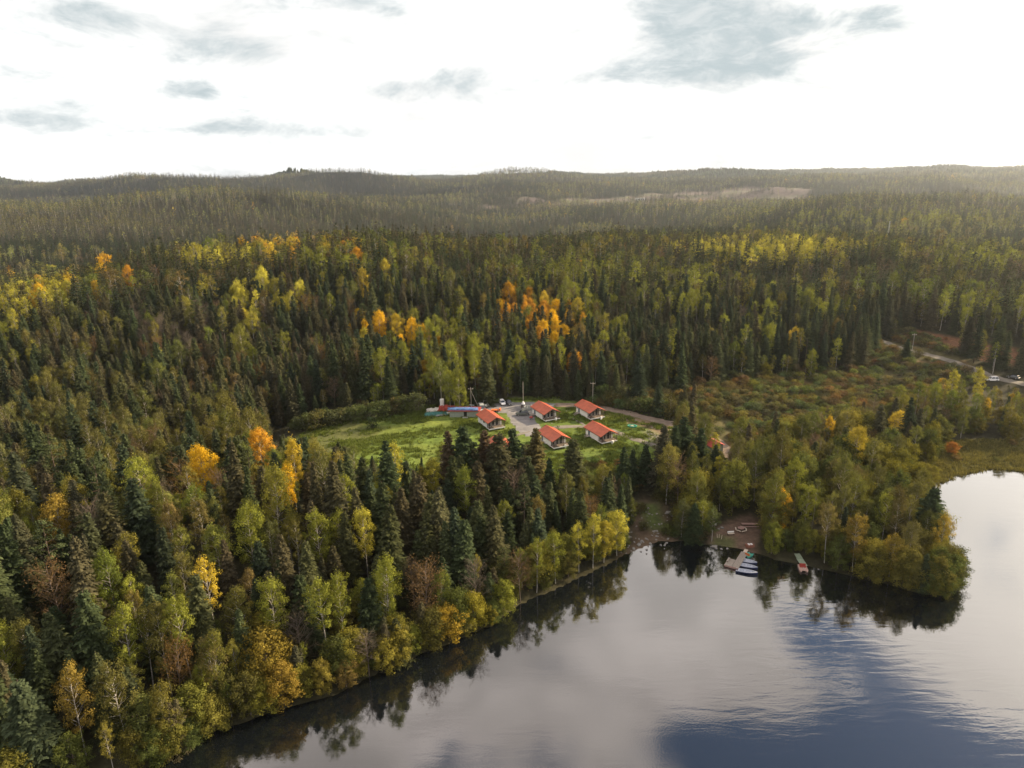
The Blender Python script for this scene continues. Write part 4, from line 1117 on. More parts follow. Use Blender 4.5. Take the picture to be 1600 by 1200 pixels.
# ------------------------------------------------------------------ the wood that reads as a mass: one object per kind
PCOL = {}
def proto_coll(key, meshes):
    if key in PCOL: return PCOL[key]
    c = bpy.data.collections.new('pool_' + key)
    for i, me in enumerate(meshes):
        o = bpy.data.objects.new(f'pool_{key}_{i:02d}', me); c.objects.link(o)
    PCOL[key] = c
    return c
def gn_scatter(name, pts, rots, scl, idx, tints, coll, label):
    n = len(pts)
    me = bpy.data.meshes.new(name); me.vertices.add(n); me.vertices.foreach_set('co', np.asarray(pts, np.float32).ravel())
    for nm, ty, dat, fld in (('rotv', 'FLOAT_VECTOR', rots, 'vector'), ('sclv', 'FLOAT_VECTOR', scl, 'vector'), ('tint', 'FLOAT_COLOR', np.concatenate([tints, np.ones((n, 1))], 1), 'color')):
        a = me.attributes.new(nm, ty, 'POINT'); a.data.foreach_set(fld, np.asarray(dat, np.float32).ravel())
    a = me.attributes.new('pick', 'INT', 'POINT'); a.data.foreach_set('value', np.asarray(idx, np.int32))
    me.update()
    o = link(name, me)
    g = bpy.data.node_groups.new(name, 'GeometryNodeTree')
    g.interface.new_socket('Geometry', in_out='INPUT', socket_type='NodeSocketGeometry'); g.interface.new_socket('Geometry', in_out='OUTPUT', socket_type='NodeSocketGeometry')
    gi = g.nodes.new('NodeGroupInput'); go = g.nodes.new('NodeGroupOutput')
    ip = g.nodes.new('GeometryNodeInstanceOnPoints'); ci = g.nodes.new('GeometryNodeCollectionInfo')
    ci.inputs['Collection'].default_value = coll; ci.inputs['Separate Children'].default_value = True; ci.inputs['Reset Children'].default_value = True
    def na(nm, dt):
        q = g.nodes.new('GeometryNodeInputNamedAttribute'); q.data_type = dt; q.inputs['Name'].default_value = nm
        return q.outputs[0]
    L = g.links.new
    L(gi.outputs[0], ip.inputs['Points']); L(ci.outputs[0], ip.inputs['Instance']); ip.inputs['Pick Instance'].default_value = True
    L(na('pick', 'INT'), ip.inputs['Instance Index']); L(na('rotv', 'FLOAT_VECTOR'), ip.inputs['Rotation']); L(na('sclv', 'FLOAT_VECTOR'), ip.inputs['Scale'])
    L(ip.outputs[0], go.inputs[0])
    md = o.modifiers.new('scatter', 'NODES'); md.node_group = g
    return tag(o, label, kind='stuff')
FN = {'spruce_tree': 'spruce_forest', 'birch_tree': 'birch_forest', 'aspen_tree': 'aspen_grove', 'alder_tree': 'alder_thicket', 'bare_tree': 'leafless_wood', 'pine_tree': 'pine_forest'}
rest = ~single & keep
for q, kd in enumerate(KN):
    m = np.where(rest & (ki == q))[0]
    if not len(m): continue
    nv = len(KINDS[kd])
    lod = np.where(r[m] < 380, 0, np.where(r[m] < 1100, 1, 2))
    idx = lod * nv + rng.integers(0, nv, len(m))
    s = HT[m] / NAT_H[kd] * np.where(r[m] > 1500, 1.12, 1.0); s2 = s ** .75 * np.where(r[m] > 1500, 1.7, np.where(r[m] > 380, 1.25, 1.08 if kd == 'spruce_tree' else 1.3 if kd == 'alder_tree' else .95))
    rot_ = np.zeros((len(m), 3)); rot_[:, 2] = rng.uniform(0, 6.28, len(m)); rot_[:, :2] = rng.normal(0, .02, (len(m), 2))
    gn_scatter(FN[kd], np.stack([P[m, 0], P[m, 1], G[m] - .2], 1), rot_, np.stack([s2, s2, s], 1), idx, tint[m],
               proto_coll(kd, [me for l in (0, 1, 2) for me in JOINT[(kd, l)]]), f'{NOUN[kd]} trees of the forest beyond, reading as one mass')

# the farthest wood: tufts of many crowns each, out to the horizon
def patch_mesh(seed, n=26, size=46.):
    r_ = np.random.default_rng(seed); V = []; Fc = []; var = []
    for i in range(n):
        x, y = r_.uniform(-size / 2, size / 2, 2); h = r_.uniform(13, 22); rad = r_.uniform(2.2, 4.2); b = len(V); conif = r_.random() < .7
        a0 = r_.uniform(0, 6)
        rings = ((-3, rad * .9), (h * .5, rad * (.75 if conif else 1.1)), (h, .25 if conif else rad * .5))
        for z, rr_ in rings:
            for k_ in range(4):
                a = a0 + k_ * math.pi / 2; V.append((x + math.cos(a) * rr_ * r_.uniform(.8, 1.2), y + math.sin(a) * rr_ * r_.uniform(.8, 1.2), z * r_.uniform(.94, 1.06)))
        for j in range(2):
            for k_ in range(4): Fc.append((b + j * 4 + k_, b + j * 4 + (k_ + 1) % 4, b + (j + 1) * 4 + (k_ + 1) % 4, b + (j + 1) * 4 + k_))
        Fc.append((b + 8, b + 9, b + 10, b + 11))
        var += [r_.uniform(.05, .55) if conif else r_.uniform(.6, 1)] * 12
    return mesh_np('crown_patch', V, Fc, M['needle'], var)
pm_ = [patch_mesh(900 + i) for i in range(6)]
s = 48.
gx, gy = np.meshgrid(np.arange(-7400, 7400, s), np.arange(2000, 9800, s))
gx = (gx + rng.uniform(-.3, .3, gx.shape) * s).ravel(); gy = (gy + rng.uniform(-.3, .3, gy.shape) * s).ravel()
rr_ = np.hypot(gx, gy); aa_ = np.degrees(np.arctan2(gx, gy)); m = (rr_ > 3500) & (rr_ < 9800) & (abs(aa_) < 40); gx, gy, rr_ = gx[m], gy[m], rr_[m]
gz = ground(gx, gy); gzx = ground(gx + 15, gy); gzy = ground(gx, gy + 15)
rot_ = np.stack([np.arctan((gzy - gz) / 15), -np.arctan((gzx - gz) / 15), np.zeros(len(gx))], 1)
cf = fbm(gx / 300, gy / 300, 90, 3)[:, None]
tn = np.array([.045, .056, .028]) * (1 - sstep(.45, .65, cf)) + np.array([.085, .08, .04]) * sstep(.45, .65, cf)
gn_scatter('distant_forest', np.stack([gx, gy, gz - 1], 1), rot_, np.ones((len(gx), 3)) * rng.uniform(.9, 1.2, (len(gx), 1)), rng.integers(0, 6, len(gx)), tn * rng.uniform(.8, 1.2, (len(gx), 1)),
           proto_coll('patch', pm_), 'unbroken dark forest on the low hills running to the horizon')

# ------------------------------------------------------------------ shrubs: marsh, meadow edges, banks
def shrub_points():
    pts = []
    for pg, s, kk in ((MARSH, 2.7, 'marsh'), (BAYSHORE, 5.5, 'bay'), (BRACKEN, 6.0, 'bracken')):
        lo, hi_ = pg.min(0), pg.max(0)
        X, Y = np.meshgrid(np.arange(lo[0], hi_[0], s), np.arange(lo[1], hi_[1], s)); X = (X + rng.uniform(-.5, .5, X.shape) * s).ravel(); Y = (Y + rng.uniform(-.5, .5, Y.shape) * s).ravel()
        Q = np.stack([X, Y], 1); m = (sdist(Q, pg) > -2) & (sdist(Q, LAKE) < -4) & (ldist(Q, ROAD_L) > 4.5) & (ldist(Q, ROAD_R) > 5)
        if kk == 'marsh': m &= (fbm(X / 9, Y / 9, 95, 2) > .30)
        if kk == 'bay': m &= (fbm(X / 9, Y / 9, 95, 2) > .55)
        if kk == 'bracken': m &= (fbm(X / 9, Y / 9, 95, 2) > .6)
        pts += [(q[0], q[1], kk) for q in Q[m]]
    # hedge of bushes along the back of the meadow, and bushes on the front slope
    for (u0, v0, u1, v1, n) in ((465, 672, 560, 655, 16), (560, 655, 655, 640, 16), (935, 622, 1000, 636, 20), (1000, 636, 1075, 655, 22), (930, 630, 1010, 642, 10)):
        for i in range(n):
            t = i / n; p = at(u0 + (u1 - u0) * t + random.uniform(-4, 4), v0 + (v1 - v0) * t + random.uniform(-3, 3)); pts.append((p.x, p.y, 'hedge'))
    for _ in range(90):
        u = random.uniform(900, 1060); v = random.uniform(722, 775)
        p = at(u, v); pts.append((p.x, p.y, 'slope'))
    for _ in range(46):
        u = random.uniform(985, 1110); v = random.uniform(775, 845)
        p = at(u, v)
        if random.random() < .6: pts.append((p.x, p.y, 'bank'))
    return pts
sp = shrub_points()
sx = np.array([q[0] for q in sp]); sy = np.array([q[1] for q in sp]); sk = [q[2] for q in sp]
sr_ = np.hypot(sx, sy); sz = ground(sx, sy)
clr = np.array([tuple(at(u, v)[:2]) for u, v in ((1113, 692), (1128, 688), (1141, 834), (1157, 827), (1170, 821), (1020, 810), (1171, 852))])
okk = np.array([np.hypot(clr[:, 0] - x, clr[:, 1] - y).min() > 3.2 for x, y in zip(sx, sy)]) & (sz > .15)
SPAL = {'marsh': [(.10, .105, .045), (.12, .12, .045), (.125, .105, .05), (.085, .10, .045), (.15, .145, .045), (.11, .12, .05), (.09, .10, .05), (.16, .11, .05)], 'bay': [(.11, .11, .04), (.2, .12, .04), (.13, .13, .04)], 'bracken': [(.2, .13, .05), (.12, .12, .05)],
        'hedge': [(.08, .095, .04), (.10, .11, .045), (.115, .12, .05)], 'slope': [(.13, .16, .035), (.1, .12, .035), (.075, .09, .03), (.17, .09, .04)], 'bank': [(.07, .085, .03), (.09, .085, .035), (.06, .075, .03)]}
SWH = {'marsh': 'on the brown marsh', 'bay': 'on the grassy shore of the bay', 'bracken': 'on the rust-coloured verge by the gravel road', 'hedge': 'in the hedge behind the lawn', 'slope': 'on the rough slope below the cabins', 'bank': 'on the rocky bank of the inlet'}
sidx = np.argsort(sr_); nsh = count.get('willow_shrub', 0)
left = []
for k_ in sidx:
    if not okk[k_]: continue
    kk = sk[k_]; c1, c2 = random.choice(SPAL[kk]), random.choice(SPAL[kk]); t = random.random(); c = tuple((a * t + b * (1 - t)) * random.uniform(.8, 1.2) for a, b in zip(c1, c2))
    h = {'marsh': random.uniform(1.5, 4.0), 'bay': random.uniform(.9, 2), 'bracken': random.uniform(1, 2.4), 'hedge': random.uniform(3, 6), 'slope': random.uniform(.9, 2.6), 'bank': random.uniform(1.2, 3.4)}[kk]
    vi = random.randrange(3); x, y, z = sx[k_], sy[k_], sz[k_]
    if nsh < 296:
        nsh += 1
        u1, v1 = project([[x, y, z + 1]]); u1 = float(u1[0])
        hw = 'tall' if h > 3 else 'knee-high' if h < 1.2 else 'low'
        cw = 'reddish' if c[0] > c[1] * 1.25 else 'brownish' if c[0] > c[1] * 1.03 else 'olive' if c[0] > c[1] * .85 else 'green'
        pos = {'hedge': 'left of the dark bush' if u1 < 570 else 'near the teal tarpaulin' if u1 < 700 else 'behind the rearmost cabin' if u1 < 965 else 'above the dirt road' if u1 < 1030 else 'where the dirt road ends', 'marsh': 'beside the dirt road' if u1 < 1120 else 'in its middle' if u1 < 1280 else 'towards the gravel road'}.get(kk, 'at its left end' if u1 < 1010 else 'at its right end')
        ph, uq = place_phrase(x, y, 'far', 20)
        tail = ph if uq else SWH[kk] + ', ' + pos
        make_tree('willow_shrub', vi, x, y, z, h, c, ' '.join(f'{hw} {SHAPE["willow_shrub"][vi]} {cw} willow shrub {tail}'.split()[:16]), 'willow shrubs ' + SWH[kk], wide=1.1 if kk != 'hedge' else 1.3)
    else: left.append((x, y, z, h, vi, c))
if left:
    m = len(left); s = np.array([q[3] / 3.2 for q in left]); rot_ = np.zeros((m, 3)); rot_[:, 2] = rng.uniform(0, 6.28, m)
    gn_scatter('marsh_shrubs', [(q[0], q[1], q[2]) for q in left], rot_, np.stack([s ** .75 * 1.15, s ** .75 * 1.15, s], 1), [q[4] for q in left], np.array([q[5] for q in left]),
               proto_coll('willow_shrub', JOINT[('willow_shrub', 0)]), 'low willow scrub covering the far part of the marsh')

# tufts of rough grass
def tuft(seed, n=16, h=.55, R=.45):
    r_ = np.random.default_rng(seed); V = []
    for i in range(n):
        a = r_.uniform(0, 6.28); q = r_.uniform(0, R); b = np.array([math.cos(a) * q, math.sin(a) * q, -.05]); a2 = r_.uniform(0, 6.28); w_ = .05
        tip = b + np.array([math.cos(a2) * .22, math.sin(a2) * .22, h * r_.uniform(.6, 1.2)]); sd_ = np.array([-math.sin(a2), math.cos(a2), 0]) * w_
        V += [b - sd_, b + sd_, tip + sd_ * .3, tip - sd_ * .3]
    return mesh_np('tuft', V, np.arange(len(V)).reshape(-1, 4), M['leaf'], np.repeat(r_.uniform(0, 1, n), 4))
tuf = [tuft(s_) for s_ in range(4)]
tp = []
MPX = [(470, 672, 1050, 745)]
bb = MEADOW
lo, hi_ = bb.min(0), bb.max(0)
X = rng.uniform(lo[0], hi_[0], 26000); Y = rng.uniform(lo[1], hi_[1], 26000); Q = np.stack([X, Y], 1)
m = (sdist(Q, MEADOW) > -4) & (sdist(Q, YARD) < -1) & (ldist(Q, ROAD_L) > 2.6) & (fbm(X / 8, Y / 5, 33, 3) + rng.normal(0, .12, len(X)) > .56)
lo2, hi2 = BAYSHORE.min(0), BAYSHORE.max(0); X2 = rng.uniform(lo2[0], hi2[0], 7000); Y2 = rng.uniform(lo2[1], hi2[1], 7000); Q2 = np.stack([X2, Y2], 1); m2 = (sdist(Q2, BAYSHORE) > 0) & (sdist(Q2, LAKE) < 1.5)
Qa = np.concatenate([Q[m], Q2[m2]]); gz = np.maximum(ground(Qa[:, 0], Qa[:, 1]), 0)
tt = np.concatenate([np.tile((.105, .135, .032), (m.sum(), 1)), np.tile((.14, .13, .045), (m2.sum(), 1))]) * rng.uniform(.7, 1.25, (len(Qa), 1))
rot_ = np.zeros((len(Qa), 3)); rot_[:, 2] = rng.uniform(0, 6.28, len(Qa)); s = rng.uniform(.6, 1.5, len(Qa))
gn_scatter('rough_grass', np.stack([Qa[:, 0], Qa[:, 1], gz], 1), rot_, np.stack([s * 1.3, s * 1.3, s], 1), rng.integers(0, 4, len(Qa)), tt, proto_coll('tuft', tuf), 'tufts of rough grass on the meadow and the bay shore')

# ------------------------------------------------------------------ built things
M['white_wall'] = pbr('white_siding', (.74, .75, .73), .7, vary=.06, scale=2)
M['white_paint'] = pbr('white_paint', (.78, .78, .76), .5, vary=.05, scale=3)
M['roof'] = pbr('orange_red_metal_roof', (.40, .088, .036), .5, vary=.22, scale=.8, spec=.5)
M['dark_wood'] = pbr('dark_brown_wood', (.07, .045, .033), .7, vary=.3, scale=4)
M['rail'] = pbr('dark_railing', (.09, .07, .06), .6)
M['deck'] = pbr('grey_brown_deck', (.24, .19, .15), .8, vary=.25, scale=5)
M['glass'] = pbr('window_glass', (.03, .035, .045), .08, vary=.2, spec=.8)
M['teal_door'] = pbr('blue_grey_door', (.07, .11, .16), .5)
M['grey_wood'] = pbr('weathered_planks', (.27, .235, .20), .85, vary=.3, scale=4)
M['pale_wood'] = pbr('pale_timber', (.55, .47, .38), .8, vary=.2, scale=5)
M['pink_wood'] = pbr('pinkish_timber', (.33, .21, .18), .8, vary=.2, scale=5)
M['post'] = pbr('grey_pole_timber', (.36, .33, .29), .85, vary=.2)
M['concrete'] = pbr('pale_concrete', (.42, .42, .39), .9, vary=.15)
M['tyre'] = pbr('tyre_rubber', (.02, .02, .02), .9)
M['rim'] = pbr('wheel_rim', (.45, .45, .46), .35, metal=.8)
M['car_white'] = pbr('white_car_paint', (.78, .78, .77), .3, vary=.03, coat=.6)
M['car_silver'] = pbr('silver_car_paint', (.36, .38, .37), .3, vary=.05, coat=.6)
M['car_dark'] = pbr('dark_car_paint', (.035, .038, .04), .25, vary=.1, coat=.7)
M['car_green'] = pbr('grey_green_car_paint', (.085, .095, .085), .3, vary=.1, coat=.6)
M['lamp_red'] = pbr('red_lens', (.4, .02, .02), .3)
M['lamp_clear'] = pbr('clear_lens', (.7, .7, .68), .2)
M['red_paint'] = pbr('red_paint', (.26, .04, .03), .6, vary=.2, scale=3)
M['blue_tarp'] = pbr('blue_tarpaulin', (.07, .14, .30), .5, vary=.35, scale=1.5, bump=.4)
M['teal_tarp'] = pbr('teal_tarpaulin', (.03, .13, .115), .5, vary=.35, scale=1.5, bump=.4)
M['white_tarp'] = pbr('white_sheeting', (.55, .52, .47), .7, vary=.2, scale=1.5, bump=.4)
M['red_tarp'] = pbr('red_sheeting', (.30, .045, .03), .7, vary=.4, scale=1.5, bump=.4)
M['grey_tarp'] = pbr('grey_cover', (.20, .21, .20), .7, vary=.2, scale=1.5, bump=.3)
M['grey_panel'] = pbr('grey_green_panel', (.27, .30, .26), .7, vary=.12, scale=2)
M['black'] = pbr('black_paint', (.015, .015, .016), .5)
M['hull_blue'] = pbr('navy_hull', (.02, .03, .09), .35)
M['hull_pale'] = pbr('pale_blue_boat', (.36, .39, .46), .45, vary=.08)
M['orange'] = pbr('orange_plastic', (.5, .13, .035), .5)
M['green_plastic'] = pbr('turquoise_plastic', (.06, .32, .24), .45)
M['green_roof'] = pbr('pale_green_boards', (.28, .34, .25), .8, vary=.2)
M['rock'] = pbr('grey_stone', (.20, .19, .175), .9, vary=.35, scale=2, bump=.6)
M['steel'] = pbr('galvanised_steel', (.4, .41, .42), .5, metal=.5)

CAB = math.radians(25)
def cabin(u, v, label, variant=0, rz=CAB):
    p = at(u, v)
    e = empty('cabin', (p.x, p.y, p.z), rz, label, 'cabin', 'white cabins with orange-red roofs')
    W, y0, y1, zf, ze, zr = 2.65, -3.4, 4.1, .75, 3.05, 4.35
    # walls: left, right, back gable, front gable butted together
    ft = W / 3.2
    MB().loft([[(-W, y0, zf), (W, y0, zf), (W, y0, ze), (0, y0, zr - .12), (-W, y0, ze)], [(-W, y1, zf), (W, y1, zf), (W, y1, ze), (0, y1, zr - .12), (-W, y1, ze)]]).build('wall', M['white_wall'], e)
    # siding battens on the long walls
    b = MB()
    for i in range(13):
        y = y0 + .3 + i * .57
        for sx_ in (-1, 1): b.box(min(sx_ * W, sx_ * (W + .03)), max(sx_ * W, sx_ * (W + .03)), y, y + .07, zf, ze - .03)
    tag(b.build('siding_batten', M['white_wall'], e), kind='stuff')
    # dark timber gable front
    MB().loft([[(-W + .12, y0 - .04, zf), (W - .75, y0 - .04, zf), (W - .75, y0 - .04, ze + .22), (0, y0 - .04, zr - .3), (-W + .12, y0 - .04, ze - .05)],
               [(-W + .12, y0 - .002, zf), (W - .75, y0 - .002, zf), (W - .75, y0 - .002, ze + .22), (0, y0 - .002, zr - .3), (-W + .12, y0 - .002, ze - .05)]]).build('gable_front', M['dark_wood'], e)
    for i, (a, b_, zt) in enumerate(((-2.3, -1.25, 2.95), (-.95, .05, 3.55), (.3, 1.5, 3.35))):
        wf = MB()
        for bx_ in ((a, a + .1, zf + .15, zt), (b_ - .1, b_, zf + .15, zt), (a, b_, zt, zt + .1), (a, b_, zf + .05, zf + .15)):
            wf.box(bx_[0], bx_[1], y0 - .11, y0 - .045, bx_[2], bx_[3])
        fr_ = wf.build('window', M['white_paint'], e)
        MB().box(a + .1, b_ - .1, y0 - .08, y0 - .045, zf + .15, zt).build('pane', M['glass'], fr_)
    # side openings
    if variant == 0:
        for (ya, yb, za, zb) in ((1.2, 1.7, 1.7, 2.7), (-1.5, -.6, 1.6, 2.1)):
            fr_ = MB().box(-W - .07, -W - .035, ya - .06, yb + .06, za - .06, zb + .06).build('window', M['rail'], e)
            MB().box(-W - .09, -W - .072, ya, yb, za, zb).build('pane', M['glass'], fr_)
    else:
        dr = MB().box(-W - .08, -W - .035, 1.6, 2.6, zf, 2.85).build('door', M['teal_door'], e)
        MB().bar((-W - .13, 1.75, 1.75), (-W - .08, 1.75, 1.75), .03).build('handle', M['steel'], dr)
        MB().box(-W - 1.15, -W - .09, 1.3, 3.1, zf - .16, zf - .04).build('landing', M['grey_wood'], e)
        for k_ in range(3): MB().box(-W - 1.5 - k_ * .3, -W - 1.2 - k_ * .3, 1.5, 2.9, zf - .3 - k_ * .2, zf - .24 - k_ * .2).build('step', M['grey_wood'], e)
        fr_ = MB().box(-W - .07, -W - .035, 3.2, 3.7, 1.8, 2.6).build('window', M['rail'], e)
        MB().box(-W - .09, -W - .072, 3.26, 3.64, 1.86, 2.54).build('pane', M['glass'], fr_)
    fr_ = MB().box(W + .035, W + .07, .2, 1.4, 1.6, 2.6).build('window', M['white_paint'], e)
    MB().box(W + .072, W + .09, .28, 1.32, 1.68, 2.52).build('pane', M['glass'], fr_)
    # roof: two slopes with standing ribs
    ya, yb, xo = -5.75, 4.6, 3.25
    zo = zr - (zr - ze) * xo / W
    for s_ in (-1, 1):
        m = MB()
        m.hexa([(0, ya, zr), (s_ * xo, ya, zo), (s_ * xo, yb, zo), (0, yb, zr), (0, ya, zr + .11), (s_ * xo, ya, zo + .09), (s_ * xo, yb, zo + .09), (0, yb, zr + .11)])
        sl = m.build('roof', M['roof'], e)
        q = MB(); n = 18
        for k_ in range(n):
            y = ya + .2 + k_ * (yb - ya - .4) / (n - 1)
            q.hexa([(s_ * .12, y - .05, zr + .06), (s_ * (xo - .03), y - .05, zo + .10), (s_ * (xo - .03), y + .05, zo + .10), (s_ * .12, y + .05, zr + .06),
                    (s_ * .12, y - .03, zr + .12), (s_ * (xo - .03), y - .03, zo + .155), (s_ * (xo - .03), y + .03, zo + .155), (s_ * .12, y + .03, zr + .12)])
        tag(q.build('roof_rib', M['roof'], sl), kind='stuff')
        MB().hexa([(0, ya - .04, zr - .16), (s_ * xo, ya - .04, zo - .14), (s_ * xo, ya - .005, zo - .14), (0, ya - .005, zr - .16), (0, ya - .04, zr + .10), (s_ * xo, ya - .04, zo + .08), (s_ * xo, ya - .005, zo + .08), (0, ya - .005, zr + .10)]).build('bargeboard', M['dark_wood'], e)
        MB().box(s_ * (xo - .05) if s_ > 0 else -xo - .07, xo + .07 if s_ > 0 else -xo + .05, ya, yb, zo - .12, zo - .01).build('gutter', M['rail'], e)
    MB().bar((0, ya, zr + .13), (0, yb, zr + .13), .09).build('ridge_cap', M['roof'], e)
    # deck, fascia, railing, posts
    MB().box(-W, W + .25, -5.55, y0 - .12, zf - .14, zf - .02).build('deck', M['deck'], e)
    MB().box(-W - .03, W + .28, -5.62, -5.56, zf - .26, zf + .06).build('deck_fascia', M['white_paint'], e)
    MB().box(-W - .06, -W - .035, -5.55, y1, zf - .26, zf - .02).build('side_fascia', M['white_paint'], e)
    for s_, x in ((-1, -W + .05), (1, W + .15)):
        MB().box(x - .06, x + .06, -5.5, -5.38, zf - .02, zo + .25).build('porch_post', M['dark_wood'], e)
    r_ = MB()
    for z in (zf + .35, zf + .65, zf + .95): r_.box(-W + .12, W + .08, -5.48, -5.43, z, z + .06)
    for k_ in range(9): r_.box(-W + .3 + k_ * .6, -W + .36 + k_ * .6, -5.46, -5.42, zf - .02, zf + .95)
    for x in (-W + .05, W + .15):
        for z in (zf + .35, zf + .65, zf + .95): r_.box(x - .03, x + .03, -5.37, y0 - .12, z, z + .06)
    r_.build('railing', M['rail'], e)
    MB().box(-W + .2, W - .1, ya + .35, ya + .5, ze - .05, ze + .1).build('tie_beam', M['dark_wood'], e)
    for x in (-W + .2, 0, W - .2):
        for y in (-5.3, -2.6, .6, 3.8): MB().box(x - .12, x + .12, y - .12, y + .12, -1.2, zf - .14).build('stilt', M['concrete'] if y > -3 else M['dark_wood'], e)
    # table and chair on the deck
    return e, p
C1 = cabin(766, 664, 'cabin with two small windows in its white side wall, nearest the blue tarpaulin', 0)
C2 = cabin(851, 651, 'rear cabin beside the gravel yard, with a white barrel at its deck corner', 1)
C3 = cabin(920, 649, 'rearmost cabin beside the dirt road, farthest to the right in the back row', 1)
C4 = cabin(864, 692, 'front cabin behind the olive spruce, left of the two front cabins', 1)
C5 = cabin(937, 685, 'front cabin beside the gravel path, right of the two front cabins', 1)
C6 = cabin(784, 708, 'cabin half hidden behind tall spruces, only its orange-red roof showing', 0)

def place(u, v): p = at(u, v); return p
def barrel(u, v, label):
    p = place(u, v); e = empty('water_barrel', p, 0, label, 'barrel', 'white barrels under the decks')
    rings = [[(math.cos(a) * r_, math.sin(a) * r_, z) for a in [i * math.pi / 5 for i in range(10)]] for z, r_ in ((0, .32), (.25, .38), (.6, .4), (.95, .38), (1.1, .33))]
    MB().loft(rings).build('drum', M['white_paint'], e, smooth=False)
    MB().bar((0, 0, 1.1), (0, 0, 1.16), .2, n=8).build('lid', M['white_paint'], e)
barrel(868.5, 658, 'white barrel at the deck corner of the rear cabin by the yard')
barrel(939, 656, 'white barrel below the deck of the rearmost cabin')
barrel(957, 694, 'white barrel below the deck of the front cabin by the gravel path')
barrel(883, 700, 'white barrel below the deck of the front cabin behind the olive spruce')

def car(name, u, v, rz, mat, label, kind='hatch', cat='car', group='cars parked around the gravel yard'):
    p = place(u, v); p.z += .12
    e = empty(name, p, math.radians(rz), label, cat, group)
    L, W, hb, ht = {'hatch': (4.1, .86, .86, 1.48), 'suv': (4.7, .93, 1.0, 1.75), 'van': (5.0, 1.0, 1.15, 2.2)}[kind]
    def ring(x, w_, z0, z1):
        return [(x, -w_, z0), (x, w_, z0), (x, w_ * 1.0, z0 + (z1 - z0) * .55), (x, w_ * .93, z1), (x, -w_ * .93, z1), (x, -w_ * 1.0, z0 + (z1 - z0) * .55)]
    h2 = L / 2
    MB().loft([ring(-h2, W * .86, .32, hb * .86), ring(-h2 + .15, W, .24, hb), ring(-.2, W, .22, hb * 1.0), ring(.9, W, .22, hb * .98), ring(h2 - .5, W * .97, .24, hb * .86), ring(h2 - .08, W * .86, .3, hb * .66), ring(h2, W * .78, .36, hb * .56)]).build('body', mat, e)
    fx0, fx1 = (-h2 + .2, .95) if kind != 'van' else (-h2 + .1, 1.45)
    def gr(x, w_, z): return [(x, -w_, z), (x, w_, z)]
    a, b_ = (fx0, fx1)
    t0, t1 = a + .35, b_ - .75
    gh = MB().hexa([(a, -W * .92, hb - .02), (b_, -W * .92, hb - .03), (b_, W * .92, hb - .03), (a, W * .92, hb - .02), (t0, -W * .74, ht - .06), (t1, -W * .74, ht - .06), (t1, W * .74, ht - .06), (t0, W * .74, ht - .06)]).build('window', M['glass'], e)
    MB().hexa([(t0 - .06, -W * .77, ht - .07), (t1 + .06, -W * .77, ht - .07), (t1 + .06, W * .77, ht - .07), (t0 - .06, W * .77, ht - .07), (t0 + .05, -W * .68, ht), (t1 - .1, -W * .68, ht), (t1 - .1, W * .68, ht), (t0 + .05, W * .68, ht)]).build('roof', mat, e)
    pl = MB()
    for s_ in (-1, 1):
        for xa, xt in ((a + .05, t0), ((a + b_) / 2 - .1, (t0 + t1) / 2 - .05), (b_ - .03, t1)):
            pl.bar((xa, s_ * W * .93, hb - .03), (xt, s_ * W * .755, ht - .06), .045, n=4)
    pl.build('pillars', mat, e)
    for x in (-h2 + .8, h2 - .85):
        for s_ in (-1, 1):
            wv = MB().bar((x, s_ * (W - .2), .33), (x, s_ * (W + .02), .33), .34, n=12).build('wheel', M['tyre'], e)
            MB().bar((x, s_ * (W + .021), .33), (x, s_ * (W + .04), .33), .2, n=8).build('rim', M['rim'], wv)
    for s_ in (-1, 1):
        MB().box(h2 - .12, h2 + .01, s_ * W * .62 - .14, s_ * W * .62 + .14, hb * .52, hb * .66).build('headlight', M['lamp_clear'], e)
        MB().box(-h2 - .01, -h2 + .1, s_ * W * .66 - .1, s_ * W * .66 + .1, hb * .6, hb * .84).build('tail_light', M['lamp_red'], e)
        MB().box(b_ - .35, b_ - .2, s_ * (W + .12) - .09, s_ * (W + .12) + .09, hb, hb + .14).build('mirror', mat, e)
    return e
car('parked_car', 757.5, 634, -60, M['car_white'], 'white car parked at the forest edge left of the yard', 'suv')
car('parked_car', 785, 632, -75, M['car_white'], 'small white car parked beside the black car at the back of the yard')
car('parked_car', 795, 632, -70, M['car_dark'], 'black car parked beside the small white car at the back of the yard')
car('parked_car', 816, 649, 188, M['car_green'], 'dark grey-green estate car standing across the gravel yard', 'suv')
car('parked_car', 746, 636.5, 160, M['car_silver'], 'pale grey-green car behind the blue tarpaulin, beneath the braced pole')
car('parked_car', 735, 639, 170, M['car_silver'], 'old grey car right behind the shed with the blue tarpaulin')
car('delivery_van', 753, 642, -80, M['car_silver'], 'pale grey van seen above the roof of the leftmost cabin', 'van', 'van')
car('parked_car', 1549, 596, 175, M['car_white'], 'white car on the gravel road at the right edge', 'suv', group='cars on the gravel road')
car('parked_car', 1583, 592, 120, M['car_dark'], 'dark car farthest along the gravel road at the right edge', group='cars on the gravel road')

